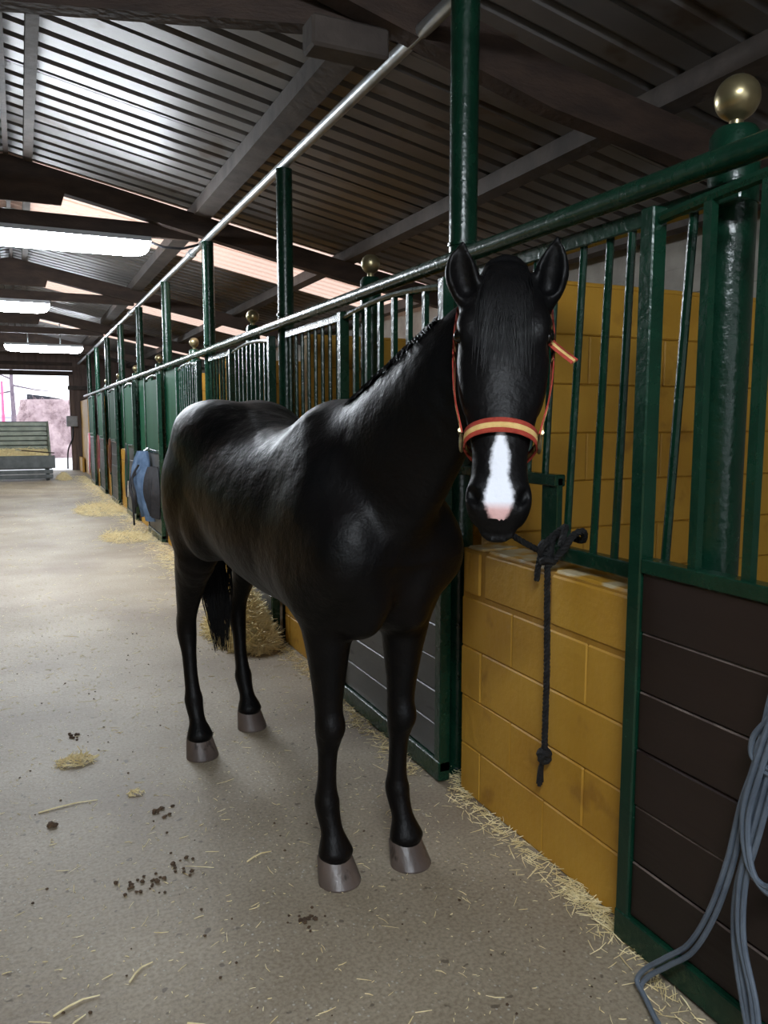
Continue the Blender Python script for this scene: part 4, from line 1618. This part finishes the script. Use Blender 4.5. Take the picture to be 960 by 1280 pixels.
DXF = 1.535
bl_ = drape('horse_rug', DXF, 10.84, .28, 1.12, .75, BLUECLOTH, 'faded blue cloth rug hanging on the stall front beyond the horse', 'rug', .16, 3)
for k, (dy, z0, z1) in enumerate(((.1, .12, 1.0), (-.22, .40, .95), (-.05, .30, .85))):
    MB().tube(spline([(-.16, dy, z1), (-.24, dy + .05, (z0 + z1) / 2 + .1), (-.22, dy - .06, (z0 + z1) / 2 - .1), (-.20, dy + .02, z0)]), .014, 6).build('strap', DARKCLOTH, bl_, smooth=True)
MB().tube([(-.06, 0, 1.12), (0, 0, 1.16)], .012, 8).build('hook', STEEL, bl_)
b2 = drape('saddle_pad', DXF, 10.14, .35, .95, .34, DARKCLOTH, 'dark saddle pad hanging beside the blue rug', 'pad', .12, 5)


def tack(y, z0, z1, mats, label, seed, name='hanging_halter'):
    r2 = random.Random(seed)
    t = tag(empty(name, (DXF - .03, y, 0)), label, 'halter')
    MB().tube([(.05, 0, z1), (-.04, 0, z1), (-.05, 0, z1 + .03)], .009, 6).build('hook', STEEL, t)
    for k in range(5):
        w = r2.uniform(.06, .16)
        zb = z0 + r2.uniform(0, .35) * (z1 - z0)
        ox = r2.uniform(-.05, -.01)
        c_ = r2.uniform(-.08, .08)
        pts = [(ox - .015, 0, z1 + .005), (ox - .02, c_ - w * .7, z1 - (z1 - zb) * .35), (ox - .03, c_ - w * .6, z1 - (z1 - zb) * .8), (ox - .03, c_, zb),
               (ox - .03, c_ + w * .6, z1 - (z1 - zb) * .8), (ox - .02, c_ + w * .7, z1 - (z1 - zb) * .35), (ox - .015, 0, z1 + .005)]
        MB().tube(spline(pts, 5), .011, 6, caps=False).build('strap', mats[k % len(mats)], t, smooth=True)
    return t


tack(12.6, .35, 1.15, [DARKCLOTH, GREEN_SHEET, WHITEROPE], 'dark rope halter with green and white ropes hanging left of the blue rug', 1)
tack(15.0, .45, 1.18, [BROWNLEATHER, DARKCLOTH], 'brown leather halter hanging on the far grey door', 2)
tack(17.35, .40, 1.20, [PINKCLOTH, BROWNLEATHER, WHITEROPE], 'pink and brown halters hanging in a tangle far down the row', 3)
tack(19.8, .25, 1.22, [PINKCLOTH, WHITEROPE], 'pink and white halter hanging near the end of the row', 4)

# electric box and its cable at the far doorway
bxo = tag(empty('fuse_box', (1.34, 25.6, 1.35)), 'grey electric box on the far wall beside the doorway', 'box')
MB().bbox(-.06, .26, .10, .26, -.02, .30, .015).build('case', GREYBOX, bxo)
MB().bbox(-.04, .24, .085, .10, .15, .28, .006).build('cover', GREYBOX, bxo)
MB().tube(spline([(.12, .2, -.02), (.10, .2, -.35), (-.05, .2, -.75), (-.08, .2, -1.3)]), .022, 8).build('cable', DARKCLOTH, bxo, smooth=True)
stp = tag(MB().bbox(1.60, 1.66, 24.6, 25.8, 0, .42, .01).build('kick_board', YELLOW), 'short yellow board at the foot of the far wall', 'board')

# ================================================================== YARD outside the far doorway
hay = tag(empty('hay_stack', (1.05, 36.0, -.03)), 'big pale hay stack outside in the bright yard', 'hay')
vs, fs = [], []
n1, n2 = 30, 14
for j in range(n2 + 1):
    v_ = j / n2
    for k in range(n1):
        a = 2 * PI * k / n1
        rr = (1 - .28 * v_ ** 2) if v_ < .93 else (.72 if v_ < .97 else .3)
        w = 1 + .06 * math.sin(5 * a + 7 * v_) + .04 * math.sin(11 * a - 5 * v_) + random.uniform(-.03, .03)
        vs.append((1.25 * rr * w * math.cos(a), .9 * rr * w * math.sin(a), 2.45 * min(1, v_ / .95)))
for j in range(n2):
    for k in range(n1):
        fs.append((j * n1 + k, j * n1 + (k + 1) % n1, (j + 1) * n1 + (k + 1) % n1, (j + 1) * n1 + k))
fs.append(tuple(n2 * n1 + k for k in range(n1)))
mb = MB()
mb.add(vs, fs).build('core', HAY, hay)
nn = 2500
a, v_ = rng.uniform(0, 2 * PI, nn), rng.uniform(0, 1, nn)
pos = np.stack([1.27 * (1 - .28 * v_ ** 2) * np.cos(a), .92 * (1 - .28 * v_ ** 2) * np.sin(a), 2.4 * v_], 1)
ho_ = obj('loose_hay', straw_mesh('loose_hay', pos, rng.uniform(.15, .45, nn), .8, rng.uniform(.004, .011, nn), HAY), hay)
ho_['kind'] = 'stuff'
tp = tag(empty('tarpaulin', (1.05, 36.0, 2.37)), 'black tarpaulin folded on top of the hay stack', 'tarpaulin')
MB().add([(-.75, -.5, .22), (.1, -.55, .12), (.55, -.5, .03), (.55, .4, .03), (.1, .4, .14), (-.75, .4, .24), (-.75, -.5, .02), (.1, -.55, .0), (.55, -.5, -.03), (.55, .4, -.03), (.1, .4, .0), (-.75, .4, .02)],
         [(0, 1, 4, 5), (1, 2, 3, 4), (6, 11, 10, 7), (7, 10, 9, 8), (0, 6, 7, 1), (1, 7, 8, 2), (2, 8, 9, 3), (3, 9, 10, 4), (4, 10, 11, 5), (5, 11, 6, 0)]).build('sheet', TARP, tp)
pk = tag(MB().tube([(-.66, 38, -.03), (-.64, 38, 3.2)], [.08, .05], 10).build('marker_pole', PINKPOLE), 'pink pole standing in the yard left of the hay', 'pole')
tree = tag(empty('bare_tree', (-.3, 44.0, -.03)), 'bare leafless tree far out in the yard', 'tree')
MB().tube([(0, 0, 0), (.03, 0, 2), (0, 0, 3.4), (.05, 0, 5.5)], [.13, .11, .09, .04], 8).build('trunk', BARK, tree, smooth=True)
for (z, dx, dz) in ((3.3, 2.2, -.3), (3.6, -1.6, .5), (4.2, 2.0, 1.0), (4.6, -2.0, 1.2), (3.0, -1.4, -.2)):
    MB().tube([(0, 0, z), (dx * .5, .2, z + dz * .7), (dx, .3, z + dz)], [.05, .035, .012], 6).build('branch', BARK, tree, smooth=True)
yw = tag(empty('yard_wall', (0, 48, -.03)), 'low pale wall closing the yard behind the hay', 'wall')
MB().bbox(-14, 14, 0, .2, 0, 1.7, .02).build('panel', PALEWALL, yw)
MB().bbox(-14, 14, -.05, .25, 1.7, 1.85, .02).build('coping', PALEWALL, yw)
